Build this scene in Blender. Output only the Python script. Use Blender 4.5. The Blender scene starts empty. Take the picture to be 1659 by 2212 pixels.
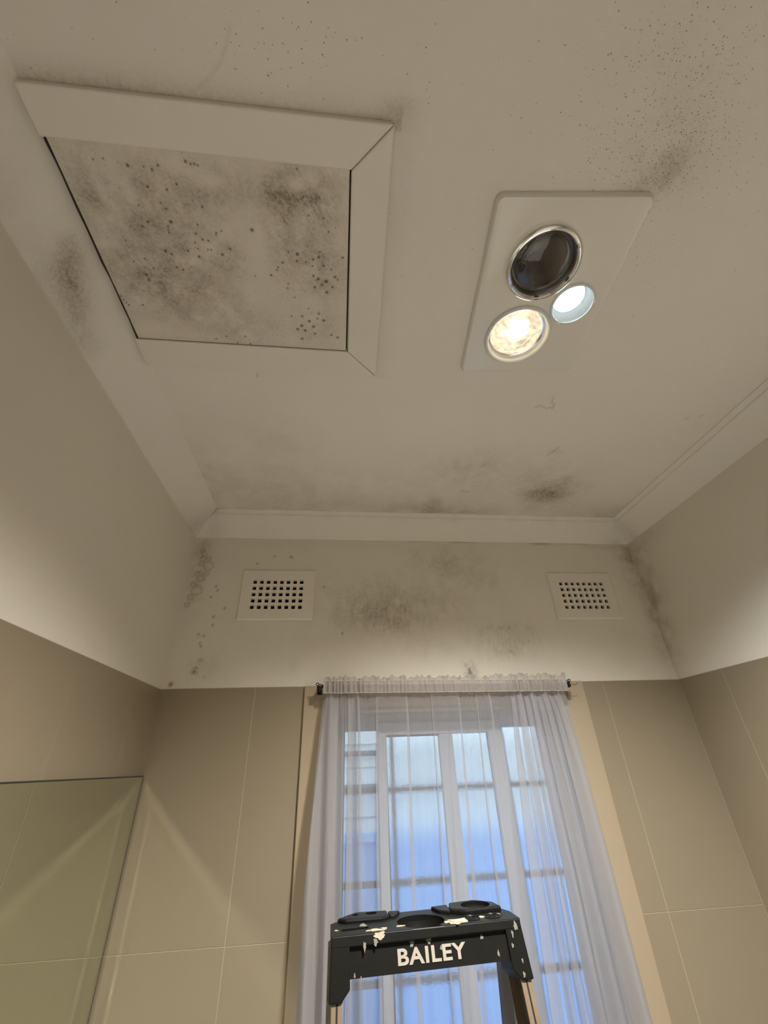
import bpy, bmesh, math, random
import numpy as np
from mathutils import Vector, Matrix

SC = bpy.context.scene
COL = SC.collection
random.seed(7)

# ---------------------------------------------------------------- camera, sky, exposure
EYE = (0.0, 0.0, 1.875)
R = ((0.9947482962, -0.0969682112, -0.0327565746),
     (0.0226068924, 0.5202946981, -0.8536875046),
     (0.0998236223, 0.8484636663, 0.5197544144))
cam_data = bpy.data.cameras.new('camera')
cam_data.sensor_fit = 'HORIZONTAL'
cam_data.sensor_width = 36.0
cam_data.lens = 898.636 / 1659.0 * 36.0
cam_data.clip_start = 0.02
cam = bpy.data.objects.new('camera', cam_data)
COL.objects.link(cam)
mw = Matrix.Identity(4)
for i in range(3):
    mw[i][0] = R[0][i]; mw[i][1] = -R[1][i]; mw[i][2] = -R[2][i]; mw[i][3] = EYE[i]
cam.matrix_world = mw
SC.camera = cam

world = bpy.data.worlds.new('overcast_sky'); SC.world = world
world.use_nodes = True
bg = world.node_tree.nodes['Background']
SKY = 2.5
bg.inputs[0].default_value = (0.68, 0.88, 1.0, 1); bg.inputs[1].default_value = SKY

SC.view_settings.view_transform = 'Standard'
SC.view_settings.look = 'None'
SC.view_settings.gamma = 1.0
SC.view_settings.use_curve_mapping = False
SC.view_settings.exposure = 0.0
SC.cycles.use_denoising = True
SC.cycles.transparent_max_bounces = 16
SC.cycles.max_bounces = 8
SC.cycles.diffuse_bounces = 4
SC.cycles.use_adaptive_sampling = True
SC.cycles.adaptive_threshold = 0.15
SC.cycles.sample_clamp_indirect = 0.0
SC.cycles.blur_glossy = 0.0
SC.cycles.use_guiding = True
SC.cycles.caustics_reflective = True

WARM_W, COOL_W = 122.0, 152.0   # light thrown by the two lamps
LAMP_WARM = 40.0       # hot core of the burning heat lamp
LAMP_COOL = 1.3       # LED downlight disc

# ---------------------------------------------------------------- room dimensions (metres)
XL, XR = -0.5521, 1.1954        # side walls
YB, YF = 1.456, -1.15           # window wall, wall behind the camera
ZC, H = 2.634, 2.7134           # bottom of cornice, ceiling
ZT = 2.100                      # top of the tiles
CD = 0.0887                     # cornice projection
WX0, WX1, WZ0, WZ1 = -0.015, 0.739, 1.02, 2.040   # window opening

# ---------------------------------------------------------------- helpers
class MB:
    def __init__(s): s.v = []; s.f = []; s.smooth = False
    def add(s, vs, fs):
        o = len(s.v); s.v += [tuple(p) for p in vs]; s.f += [tuple(i + o for i in f) for f in fs]; return s
    def box(s, x0, x1, y0, y1, z0, z1):
        return s.add([(x0,y0,z0),(x1,y0,z0),(x1,y1,z0),(x0,y1,z0),(x0,y0,z1),(x1,y0,z1),(x1,y1,z1),(x0,y1,z1)],
                     [(0,3,2,1),(4,5,6,7),(0,1,5,4),(1,2,6,5),(2,3,7,6),(3,0,4,7)])
    def prism(s, poly, z0, z1):             # poly counter-clockwise in xy
        n = len(poly)
        return s.add([(x, y, z0) for x, y in poly] + [(x, y, z1) for x, y in poly],
                     [tuple(range(n))[::-1], tuple(range(n, 2*n))] + [(i, (i+1) % n, (i+1) % n + n, i + n) for i in range(n)])
    def hexa(s, a, b):                      # two quads (lists of 4 points), a bottom, b top
        return s.add(list(a) + list(b), [(0,3,2,1),(4,5,6,7),(0,1,5,4),(1,2,6,5),(2,3,7,6),(3,0,4,7)])
    def tube(s, pts, r, n=8, cap=True):
        pts = [Vector(p) for p in pts]; rings = []
        for i, p in enumerate(pts):
            t = (pts[min(i+1, len(pts)-1)] - pts[max(i-1, 0)]).normalized()
            a = t.cross(Vector((0, 0, 1)))
            if a.length < 1e-3: a = t.cross(Vector((0, 1, 0)))
            a.normalize(); b = t.cross(a)
            rr = r[i] if isinstance(r, (list, tuple)) else r
            rings.append([p + a * (rr * math.cos(2*math.pi*k/n)) + b * (rr * math.sin(2*math.pi*k/n)) for k in range(n)])
        vs = [q for ring in rings for q in ring]; fs = []
        for i in range(len(rings) - 1):
            for k in range(n):
                k2 = (k + 1) % n
                fs.append((i*n + k, i*n + k2, (i+1)*n + k2, (i+1)*n + k))
        if cap: fs += [tuple(range(n))[::-1], tuple((len(rings)-1)*n + k for k in range(n))]
        s.smooth = True
        return s.add(vs, fs)
    def lathe(s, prof, c=(0, 0, 0), n=64, close=False):    # prof: (radius, z) list, spun around z through c
        vs = []; fs = []
        for r, z in prof:
            for k in range(n):
                a = 2*math.pi*k/n; vs.append((c[0] + r*math.cos(a), c[1] + r*math.sin(a), c[2] + z))
        m = len(prof)
        for i in range(m if close else m - 1):
            j = (i + 1) % m
            for k in range(n):
                k2 = (k+1) % n; fs.append((i*n + k, i*n + k2, j*n + k2, j*n + k))
        s.smooth = True
        return s.add(vs, fs)
    def build(s, name, mat, parent=None, smooth=None, bevel=0, segs=2, fix=True):
        me = bpy.data.meshes.new(name); me.from_pydata(s.v, [], s.f); me.update()
        if fix:
            bm = bmesh.new(); bm.from_mesh(me); bmesh.ops.remove_doubles(bm, verts=bm.verts, dist=1e-6)
            bmesh.ops.recalc_face_normals(bm, faces=bm.faces); bm.to_mesh(me); bm.free()
        o = bpy.data.objects.new(name, me); COL.objects.link(o)
        if mat: me.materials.append(mat)
        if (s.smooth if smooth is None else smooth):
            me.polygons.foreach_set('use_smooth', [True]*len(me.polygons))
            me.set_sharp_from_angle(angle=math.radians(40))
        if bevel:
            b = o.modifiers.new('edge', 'BEVEL'); b.width = bevel; b.segments = segs; b.limit_method = 'ANGLE'; b.angle_limit = math.radians(35)
        if parent: o.parent = parent
        return o

def empty(name, loc=(0, 0, 0), rz=0):
    o = bpy.data.objects.new(name, None); o.empty_display_size = 0.05; COL.objects.link(o)
    o.location = loc; o.rotation_euler = (0, 0, rz); return o
def tag(o, label, cat, group=None, kind=None):
    o['label'] = label; o['category'] = cat
    if group: o['group'] = group
    if kind: o['kind'] = kind
    return o
def struct(o, label=None):
    o['kind'] = 'structure'
    if label: o['label'] = label
    return o
def cut(o, cutters):                         # subtract cutters from a mesh and drop them
    for c in cutters:
        m = o.modifiers.new('cut', 'BOOLEAN'); m.object = c; m.operation = 'DIFFERENCE'; m.solver = 'EXACT'
    bpy.context.view_layer.update()
    ev = o.evaluated_get(bpy.context.evaluated_depsgraph_get())
    me = bpy.data.meshes.new_from_object(ev)
    o.modifiers.clear(); o.data = me
    for c in cutters: bpy.data.objects.remove(c)
    return o

# ---- numeric noise and blobs for the mould maps (world coordinates of the wall itself)
def vnoise(a, b, cell, seed):
    rg = np.random.RandomState(seed); T = rg.rand(257, 257)
    x = a / cell + 1000.3; y = b / cell + 1000.7
    xi = np.floor(x).astype(int); yi = np.floor(y).astype(int); fx = x - xi; fy = y - yi
    fx = fx*fx*(3 - 2*fx); fy = fy*fy*(3 - 2*fy); g = lambda i, j: T[i % 257, j % 257]
    return (g(xi, yi)*(1-fx) + g(xi+1, yi)*fx)*(1-fy) + (g(xi, yi+1)*(1-fx) + g(xi+1, yi+1)*fx)*fy
def fnoise(a, b, cell, seed, oct=4):
    t = 0; w = 0
    for k in range(oct): t = t + vnoise(a, b, cell/2**k, seed + k)*0.6**k; w += 0.6**k
    return t / w
def blobs(a, b, lst):
    t = np.zeros_like(a)
    for cx, cy, rx, ry, s in lst:
        t += s*np.exp(-((a - cx)/rx)**2*0.8 - ((b - cy)/ry)**2*0.8)
    return t
def polyline_dist(a, b, pts):
    d = np.full_like(a, 9.0)
    for (x0, y0), (x1, y1) in zip(pts[:-1], pts[1:]):
        L = (x1-x0)**2 + (y1-y0)**2
        t = np.clip(((a-x0)*(x1-x0) + (b-y0)*(y1-y0))/L, 0, 1)
        d = np.minimum(d, np.hypot(a - x0 - t*(x1-x0), b - y0 - t*(y1-y0)))
    return d
def paint_attr(o, stain, speck, dark):
    for n, v in (('stain', stain), ('speck', speck), ('dark', dark)):
        at = o.data.attributes.new(n, 'FLOAT', 'POINT')
        at.data.foreach_set('value', np.clip(v, 0, 1).astype(np.float32))
def cuts(segs):                              # segs: (start, end, step) ...
    out = []
    for a, b, st in segs:
        n = max(1, int(round((b - a)/st))); out += list(np.linspace(a, b, n + 1)[:-1])
    return np.array(out + [segs[-1][1]])
def sheet(name, mat, uc, vc, put, skip=None, flip=False):   # grid surface with holes; put(U,V) -> xyz arrays
    U, V = np.meshgrid(uc, vc, indexing='ij'); nu, nv = U.shape
    P = np.stack(put(U.ravel(), V.ravel()), 1)
    i, j = np.meshgrid(np.arange(nu-1), np.arange(nv-1), indexing='ij')
    q = np.stack([i*nv + j, (i+1)*nv + j, (i+1)*nv + j + 1, i*nv + j + 1], -1).reshape(-1, 4)
    if skip is not None:
        cu = ((uc[:-1] + uc[1:])/2)[i].ravel(); cv = ((vc[:-1] + vc[1:])/2)[j].ravel()
        q = q[~skip(cu, cv)]
    if flip: q = q[:, ::-1]
    me = bpy.data.meshes.new(name)
    me.vertices.add(len(P)); me.vertices.foreach_set('co', P.astype(np.float32).ravel())
    me.loops.add(q.size); me.loops.foreach_set('vertex_index', q.astype(np.int32).ravel())
    me.polygons.add(len(q)); me.polygons.foreach_set('loop_start', np.arange(0, q.size, 4, dtype=np.int32))
    me.update(calc_edges=True); me.validate()
    o = bpy.data.objects.new(name, me); COL.objects.link(o); me.materials.append(mat)
    return o, U.ravel(), V.ravel()

# ---------------------------------------------------------------- materials
def newmat(name):
    m = bpy.data.materials.new(name); m.use_nodes = True
    nt = m.node_tree; return m, nt, nt.nodes['Principled BSDF']
def N(nt, t, **kw):
    n = nt.nodes.new(t)
    for k, v in kw.items():
        if k.startswith('i_'): n.inputs[k[2:].replace('_', ' ')].default_value = v
        else: setattr(n, k, v)
    return n
def math_node(nt, op, a, b=None, clamp=False, c=None):
    n = nt.nodes.new('ShaderNodeMath'); n.operation = op; n.use_clamp = clamp
    for k, x in enumerate((a, b, c)):
        if x is None: continue
        if isinstance(x, (int, float)): n.inputs[k].default_value = x
        else: nt.links.new(x, n.inputs[k])
    return n.outputs[0]
def mixcol(nt, fac, a, b, blend='MIX'):
    n = nt.nodes.new('ShaderNodeMix'); n.data_type = 'RGBA'; n.blend_type = blend
    for k, x in ((0, fac), (6, a), (7, b)):
        if isinstance(x, (int, float)): n.inputs[k].default_value = x
        elif isinstance(x, tuple): n.inputs[k].default_value = (*x, 1) if len(x) == 3 else x
        else: nt.links.new(x, n.inputs[k])
    return n.outputs[2]
def simple(name, col, rough=0.5, metal=0, var=0.06, scale=8, bump=0, bscale=60, coat=0, spec=0.5):
    m, nt, p = newmat(name)
    tc = N(nt, 'ShaderNodeTexCoord'); nz = N(nt, 'ShaderNodeTexNoise'); nz.inputs['Scale'].default_value = scale; nz.inputs['Detail'].default_value = 2
    nt.links.new(tc.outputs['Object'], nz.inputs['Vector'])
    lo = tuple(c*(1-var) for c in col); hi = tuple(min(1, c*(1+var)) for c in col)
    nt.links.new(mixcol(nt, nz.outputs['Fac'], lo, hi), p.inputs['Base Color'])
    p.inputs['Roughness'].default_value = rough; p.inputs['Metallic'].default_value = metal
    p.inputs['Coat Weight'].default_value = coat; p.inputs['Specular IOR Level'].default_value = spec
    if bump:
        n2 = N(nt, 'ShaderNodeTexNoise'); n2.inputs['Scale'].default_value = bscale; n2.inputs['Detail'].default_value = 2
        nt.links.new(tc.outputs['Object'], n2.inputs['Vector'])
        b = N(nt, 'ShaderNodeBump'); b.inputs['Strength'].default_value = bump; b.inputs['Distance'].default_value = 0.01
        nt.links.new(n2.outputs['Fac'], b.inputs['Height']); nt.links.new(b.outputs[0], p.inputs['Normal'])
    return m
def emit(name, col, strength):
    m, nt, p = newmat(name)
    p.inputs['Base Color'].default_value = (*col, 1); p.inputs['Emission Color'].default_value = (*col, 1)
    p.inputs['Emission Strength'].default_value = strength; return m

def paint(name, base, stain_col=(0.25, 0.195, 0.13), dark_col=(0.075, 0.058, 0.042), bump=0.10, rough=0.55, gloss_spec=0.35):
    """painted plaster; mould, damp and painted trim shade come from the mesh's own stain / speck / dark maps"""
    m, nt, p = newmat(name)
    tc = N(nt, 'ShaderNodeTexCoord'); V = tc.outputs['Object']
    def noise(scale, det=5, rough_=0.55):
        n = N(nt, 'ShaderNodeTexNoise'); n.inputs['Scale'].default_value = scale; n.inputs['Detail'].default_value = det; n.inputs['Roughness'].default_value = rough_
        nt.links.new(V, n.inputs['Vector']); return n.outputs['Fac']
    def attr(n):
        a = N(nt, 'ShaderNodeAttribute'); a.attribute_name = n; return a.outputs['Fac']
    stain, speck, dark = attr('stain'), attr('speck'), attr('dark')
    c = mixcol(nt, noise(3.0, 2), tuple(x*0.95 for x in base), tuple(min(1, x*1.04) for x in base))
    # stain broken up by fine noise
    br = N(nt, 'ShaderNodeMapRange'); br.inputs['From Min'].default_value = 0.3; br.inputs['From Max'].default_value = 0.7
    br.inputs['To Min'].default_value = 0.45; br.inputs['To Max'].default_value = 1.25
    nt.links.new(noise(170, 3, 0.7), br.inputs['Value'])
    c = mixcol(nt, math_node(nt, 'MULTIPLY', stain, br.outputs[0], True), c, stain_col)
    # specks
    for sc, gain, rad in ((170, 0.45, 0.24), (360, 0.9, 0.34)):
        vo = N(nt, 'ShaderNodeTexVoronoi'); vo.inputs['Scale'].default_value = sc; nt.links.new(V, vo.inputs['Vector'])
        sp = N(nt, 'ShaderNodeSeparateColor'); nt.links.new(vo.outputs['Color'], sp.inputs[0])
        on = math_node(nt, 'LESS_THAN', sp.outputs[0], math_node(nt, 'MULTIPLY', speck, gain))
        r = math_node(nt, 'MULTIPLY_ADD', sp.outputs[1], rad, c=0.08)
        fall = math_node(nt, 'DIVIDE', math_node(nt, 'SUBTRACT', r, vo.outputs['Distance']), 0.12, True)
        fac = math_node(nt, 'MULTIPLY', math_node(nt, 'MULTIPLY', on, fall), math_node(nt, 'MULTIPLY_ADD', sp.outputs[2], 0.55, c=0.25))
        c = mixcol(nt, fac, c, dark_col)
    c = mixcol(nt, dark, c, dark_col)
    nt.links.new(c, p.inputs['Base Color'])
    p.inputs['Roughness'].default_value = rough; p.inputs['Specular IOR Level'].default_value = gloss_spec
    h = math_node(nt, 'ADD', noise(9, 1), math_node(nt, 'MULTIPLY', noise(220, 1), 0.05))
    b = N(nt, 'ShaderNodeBump'); b.inputs['Strength'].default_value = bump; b.inputs['Distance'].default_value = 0.02
    nt.links.new(h, b.inputs['Height']); nt.links.new(b.outputs[0], p.inputs['Normal'])
    return m


# ---------------------------------------------------------------- where the mould, damp and cracks sit (metres on each surface)
DOTS = [(-0.3106,0.3907,0.0025),(-0.3184,0.3626,0.0012),(-0.312,0.3707,0.0016),(-0.301,0.3419,0.0016),(-0.2828,0.3326,0.0016),(-0.3311,0.3402,0.0016),(-0.3178,0.3985,0.0013),(-0.3189,0.4035,0.0013),(-0.3196,0.4081,0.0013),(-0.2501,0.3624,0.0016),(-0.1722,0.3922,0.0026),(-0.2654,0.3914,0.0013),(-0.273,0.4067,0.0017),(-0.2635,0.4156,0.0017),(-0.2536,0.4169,0.0017),(-0.2785,0.4219,0.0013),(-0.2759,0.4322,0.0013),(-0.2954,0.4373,0.0018),(-0.278,0.4466,0.0022),(-0.2525,0.4324,0.0013),(-0.2584,0.4325,0.0013),(-0.2341,0.4394,0.0022),(-0.2175,0.4283,0.0018),(-0.2363,0.402,0.0013),(-0.2267,0.3983,0.0013),(-0.2375,0.405,0.0013),(-0.3498,0.394,0.0017),(-0.3632,0.4027,0.0013),(-0.3558,0.3687,0.0012),(-0.3512,0.3132,0.0022),(-0.3269,0.3127,0.0012),(-0.3153,0.3157,0.0015),(-0.3041,0.3091,0.0015),(-0.4012,0.3101,0.0012),(-0.3854,0.3075,0.0012),(-0.4013,0.429,0.0012),(-0.4017,0.4657,0.0013),(-0.3694,0.4748,0.0014),(-0.3795,0.4584,0.0013),(-0.1486,0.4711,0.0019),(-0.095,0.4273,0.0027),(-0.0969,0.4398,0.0018),(-0.124,0.4452,0.0018),(-0.0661,0.435,0.0018),(-0.0528,0.4202,0.0013),(-0.0554,0.4295,0.0018),(-0.0421,0.4751,0.0033),(-0.0463,0.4451,0.0018),(-0.0666,0.4661,0.0019),(-0.0579,0.4718,0.0024),(-0.0508,0.4824,0.0019),(-0.0415,0.4973,0.0024),(-0.0651,0.4887,0.0019),(-0.0297,0.4859,0.0019),(-0.0196,0.4698,0.0014),(-0.0947,0.5541,0.002),(-0.1067,0.5863,0.0026),(-0.0973,0.577,0.0026),(-0.0904,0.5882,0.0026),(-0.0803,0.5649,0.0026),(-0.0717,0.5775,0.0026),(-0.0691,0.5948,0.0021),(-0.0596,0.5457,0.002),(-0.0627,0.5576,0.0015),(-0.0493,0.5607,0.0026),(-0.1172,0.5559,0.0015),(-0.0803,0.5358,0.0012),(-0.0985,0.6097,0.0021),(-0.0333,0.5953,0.0021),(-0.0192,0.6006,0.0022),(-0.0798,0.4407,0.0014),(-0.0319,0.4511,0.0014),(-0.0681,0.4469,0.0014),(-0.0101,0.4268,0.0018),(-0.0246,0.4652,0.0019),(-0.1116,0.425,0.0013),(-0.0775,0.333,0.0012),(-0.0944,0.3326,0.0012),(-0.0443,0.3626,0.0013),(-0.0357,0.3842,0.0013),(-0.0706,0.3608,0.0012),(-0.2465,0.3025,0.0015),(-0.2594,0.3004,0.0019),(-0.2524,0.303,0.0015),(-0.2418,0.3037,0.0012),(-0.0851,0.2952,0.0012),(-0.3365,0.441,0.0022),(-0.3269,0.446,0.0018),(-0.3863,0.4988,0.0023),(-0.3875,0.4891,0.0018),(-0.3252,0.4698,0.0018),(-0.3147,0.4737,0.0018),(-0.4521,0.5452,0.0014),(-0.4493,0.5504,0.0014),(-0.4465,0.5556,0.0015),(-0.4184,0.5534,0.0015),(-0.4537,0.5373,0.0014),(-0.4047,0.523,0.0012),(-0.1797,0.4751,0.0012),(-0.1366,0.4595,0.0014),(-0.1336,0.4545,0.0014),(-0.1173,0.4851,0.0014),(-0.1197,0.4945,0.0014),(-0.1072,0.5131,0.0012),(-0.2236,0.6126,0.0016),(-0.2434,0.6302,0.0016),(-0.2158,0.6314,0.0016),(-0.2889,0.6238,0.0016),(-0.2652,0.6156,0.0016)]
HATCH_STAIN = [(-0.317,0.429,0.087,0.08,0.5),(-0.165,0.333,0.11,0.031,0.55),(-0.065,0.328,0.047,0.042,0.5),(-0.118,0.399,0.041,0.055,0.6),(-0.056,0.458,0.049,0.046,0.6),(-0.37,0.508,0.084,0.052,0.45),(-0.218,0.452,0.043,0.03,0.5),(-0.209,0.59,0.088,0.032,0.35),(-0.434,0.339,0.044,0.041,0.35),(-0.35,0.352,0.075,0.05,0.3),(-0.066,0.579,0.055,0.038,0.3),(-0.424,0.455,0.042,0.081,0.25),(-0.303,0.545,0.078,0.049,0.3)]
HATCH_CLEAN = [(-0.228,0.323,0.029,0.013,0.7),(-0.168,0.43,0.023,0.064,1.0),(-0.085,0.316,0.017,0.011,0.8),(-0.09,0.385,0.014,0.026,0.6),(-0.264,0.311,0.024,0.007,0.5),(-0.127,0.583,0.022,0.039,0.6)]
HATCH_SPECK = [(-0.056,0.448,0.044,0.061,0.9),(-0.061,0.343,0.043,0.035,0.5),(-0.187,0.588,0.071,0.039,0.7),(-0.43,0.322,0.036,0.044,0.45),(-0.061,0.579,0.05,0.052,0.6),(-0.434,0.549,0.036,0.037,0.6),(-0.217,0.447,0.028,0.019,0.7),(-0.309,0.403,0.098,0.097,0.22),(-0.119,0.408,0.028,0.056,0.7)]
CEIL_STAIN = [(0.517,0.261,0.039,0.025,0.75),(0.526,0.244,0.071,0.046,0.35),(0.756,1.208,0.074,0.068,0.8),(0.752,1.178,0.121,0.118,0.35),(0.428,1.072,0.11,0.076,0.33),(0.34,1.3,0.071,0.047,0.5),(0.396,1.351,0.221,0.036,0.5),(-0.163,1.238,0.295,0.142,0.28),(-0.212,0.992,0.111,0.092,0.18),(0.516,1.147,0.267,0.124,0.2),(-0.483,1.198,0.092,0.187,0.3),(1.043,1.345,0.156,0.067,0.3),(0.475,0.134,0.115,0.072,0.12),(0.07,0.215,0.021,0.016,0.4),(-0.25,0.392,0.008,0.008,0.0),(0.674,0.974,0.021,0.012,0.3),(0.448,1.058,0.016,0.015,0.4)]
CEIL_SPECK = [(0.462,0.145,0.103,0.073,0.3),(0.502,0.233,0.101,0.052,0.5),(0.507,0.156,0.042,0.031,0.5),(0.55,0.2,0.045,0.021,0.4),(0.513,0.261,0.048,0.027,0.85),(0.761,1.199,0.088,0.085,0.4),(-0.126,0.162,0.1,0.027,0.12),(0.428,1.072,0.189,0.14,0.1),(0.562,0.373,0.055,0.062,0.15),(0.511,0.108,0.079,0.07,0.12),(-0.105,0.191,0.039,0.024,0.14)]
CRACKS = [[(-0.1614,0.1511),(-0.1688,0.1662),(-0.1802,0.1845),(-0.1988,0.2021),(-0.2195,0.2157)],[(0.5621,0.7503),(0.5653,0.7686),(0.5785,0.7798),(0.5804,0.7955)],[(0.528,0.7936),(0.5375,0.7842),(0.5616,0.7932),(0.5733,0.7889)],[(0.4262,1.2181),(0.4326,1.2029)],[(0.4391,1.2145),(0.4492,1.22),(0.4511,1.2079)],[(0.9916,0.808),(1.0014,0.8035)],[(1.0293,0.7942),(1.0347,0.7882)],[(0.6535,0.9984),(0.666,0.9744),(0.6761,0.9534)],[(0.4061,1.3545),(0.4332,1.3673)],[(-0.2198,0.7379),(-0.2155,0.7247)]]
BACK_STAIN = [(-0.515,2.514,0.036,0.125,0.45),(-0.51,2.579,0.023,0.048,0.3),(-0.508,2.399,0.023,0.042,0.3),(0.158,2.349,0.152,0.063,0.5),(0.092,2.427,0.19,0.07,0.3),(0.042,2.332,0.099,0.041,0.3),(0.19,2.298,0.083,0.029,0.3),(0.4,2.533,0.111,0.054,0.45),(0.475,2.543,0.169,0.068,0.25),(0.569,2.439,0.073,0.056,0.28),(0.508,2.453,0.04,0.015,0.3),(0.603,2.238,0.095,0.02,0.42),(0.604,2.198,0.068,0.022,0.45),(0.584,2.272,0.087,0.017,0.3),(0.445,2.142,0.023,0.027,0.75),(1.197,2.583,0.062,0.056,0.5),(1.201,2.511,0.051,0.084,0.38),(1.19,2.403,0.023,0.098,0.4),(1.185,2.294,0.023,0.092,0.35),(1.165,2.176,0.022,0.085,0.3),(-0.441,2.166,0.035,0.026,0.35),(-0.524,2.114,0.007,0.006,0.9),(1.097,2.618,0.083,0.011,0.6),(0.819,2.632,0.08,0.009,0.5),(-0.085,2.615,0.457,0.02,0.15),(0.414,2.349,0.052,0.068,0.2),(0.333,2.401,0.105,0.053,0.25),(0.291,2.217,0.098,0.031,0.2),(-0.162,2.162,0.038,0.026,0.25)]
BACK_SPECK = [(-0.441,2.166,0.038,0.037,0.75),(-0.513,2.505,0.032,0.107,0.5),(-0.408,2.27,0.045,0.091,0.25),(-0.411,2.383,0.031,0.099,0.2),(-0.254,2.554,0.103,0.038,0.2),(0.295,2.601,0.15,0.03,0.4),(0.97,2.601,0.122,0.031,0.45),(0.191,2.332,0.135,0.066,0.55),(0.608,2.263,0.104,0.066,0.55),(0.299,2.217,0.082,0.039,0.4),(0.311,2.349,0.069,0.051,0.4),(1.192,2.461,0.05,0.121,0.5),(1.19,2.33,0.027,0.094,0.4),(0.563,2.402,0.127,0.107,0.3),(0.11,2.436,0.104,0.053,0.25),(0.445,2.142,0.026,0.03,0.5),(0.041,2.473,0.443,0.157,0.06)]
BUBBLES = [(-0.483,2.518,0.016),(-0.505,2.551,0.011),(-0.515,2.579,0.009),(-0.5,2.469,0.013),(-0.505,2.425,0.016),(-0.513,2.486,0.01),(-0.485,2.547,0.007),(-0.521,2.447,0.009),(-0.521,2.399,0.009),(-0.485,2.487,0.008),(-0.528,2.373,0.008),(-0.507,2.527,0.008)]
CORN_L_STAIN = [(0.479,2.672,0.035,0.042,0.45),(0.537,2.662,0.031,0.045,0.35),(0.586,2.645,0.029,0.019,0.25),(0.357,2.632,0.075,0.042,0.25),(0.268,2.742,0.052,0.041,0.3),(1.35,2.629,0.072,0.02,0.4),(0.407,2.581,0.036,0.058,0.15)]
RIGHT_STAIN = [(1.429,2.57,0.042,0.038,0.5),(1.424,2.448,0.06,0.09,0.45),(1.44,2.324,0.057,0.104,0.35),(1.455,2.208,0.044,0.084,0.25),(1.335,2.605,0.071,0.036,0.2)]


M = {}
M['ceiling'] = paint('ceiling_paint', (0.76, 0.72, 0.67))
M['wall'] = paint('wall_paint', (0.75, 0.705, 0.625), bump=0.06)
M['hatch'] = paint('hatch_board', (0.70, 0.65, 0.585), stain_col=(0.25, 0.195, 0.14), dark_col=(0.04, 0.032, 0.025), bump=0.05)
M['tile'] = simple('beige_tile', (0.275, 0.226, 0.157), rough=0.36, var=0.05, scale=5)
M['grout'] = simple('pale_grout', (0.44, 0.375, 0.28), rough=0.8)
M['trim'] = simple('cream_gloss_paint', (0.37, 0.30, 0.21), rough=0.35, var=0.03)
M['hatch_trim'] = simple('painted_hatch_trim', (0.74, 0.695, 0.635), rough=0.45, var=0.04, scale=6, bump=0.05, bscale=20)
M['white_plastic'] = simple('white_gloss_plastic', (0.75, 0.72, 0.675), rough=0.16, var=0.015, coat=0.3)
M['plaster_vent'] = simple('painted_plaster_vent', (0.76, 0.71, 0.63), rough=0.5, var=0.03, bump=0.05)
M['void'] = simple('dark_cavity', (0.012, 0.010, 0.010), rough=0.9)
M['gap'] = simple('painted_gap_shade', (0.05, 0.036, 0.026), rough=0.9)
M['chrome'] = simple('chrome', (0.90, 0.91, 0.92), rough=0.16, metal=1, var=0.01)
M['floor'] = simple('pale_floor_tile', (0.80, 0.76, 0.70), rough=0.4, var=0.04)
M['rear'] = simple('rear_wall_paint', (0.74, 0.69, 0.62), rough=0.6)
M['alu'] = simple('white_window_frame', (0.42, 0.45, 0.51), rough=0.4, var=0.03)
M['dark_strip'] = simple('dark_window_strip', (0.05, 0.045, 0.045), rough=0.6)
M['bar'] = simple('grey_painted_bar', (0.12, 0.12, 0.13), rough=0.5)
M['fence'] = simple('blue_steel_sheet', (0.27, 0.50, 0.88), rough=0.45, var=0.04)
M['board'] = simple('white_weatherboard', (0.84, 0.86, 0.86), rough=0.6, var=0.05, scale=20)
M['soil'] = simple('concrete_path', (0.35, 0.36, 0.40), rough=0.8)
M['black'] = simple('black_plastic', (0.0065, 0.0062, 0.0055), spec=0.22, rough=0.45, var=0.35, scale=40)
M['iron'] = simple('black_iron', (0.02, 0.018, 0.016), rough=0.35, metal=0.6)
M['letter'] = simple('pale_lettering', (0.33, 0.295, 0.25), rough=0.5, var=0.1, scale=90)
M['splat'] = simple('dried_cream_paint', (0.40, 0.34, 0.25), rough=0.6, var=0.12, scale=120, bump=0.2, bscale=200)
M['splat_grey'] = simple('smeared_paint', (0.17, 0.16, 0.14), rough=0.6, var=0.2, scale=120)
M['rail'] = simple('tan_fibreglass', (0.19, 0.14, 0.09), rough=0.5, var=0.22, scale=60)
M['rail_web'] = simple('grey_rail_web', (0.13, 0.13, 0.135), rough=0.5, var=0.08)
M['step'] = simple('aluminium_step', (0.55, 0.55, 0.55), rough=0.4, metal=0.8)
M['dark_glass'] = simple('unlit_lamp_glass', (0.022, 0.018, 0.015), rough=0.06, var=0.5, scale=30, bump=0.25, bscale=18, coat=1.0)
M['cup'] = simple('white_lamp_cup', (0.66, 0.70, 0.71), rough=0.3, var=0.02)
M['clip'] = simple('lamp_clip', (0.05, 0.05, 0.05), rough=0.3)
M['stitch'] = simple('curtain_stitching', (0.60, 0.55, 0.51), rough=0.8)
M['mirror'] = simple('mirror_silver', (0.74, 0.78, 0.68), rough=0.004, metal=1, var=0.0)
M['mirror_edge'] = simple('dark_mirror_edge', (0.03, 0.035, 0.03), rough=0.3)

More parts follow.
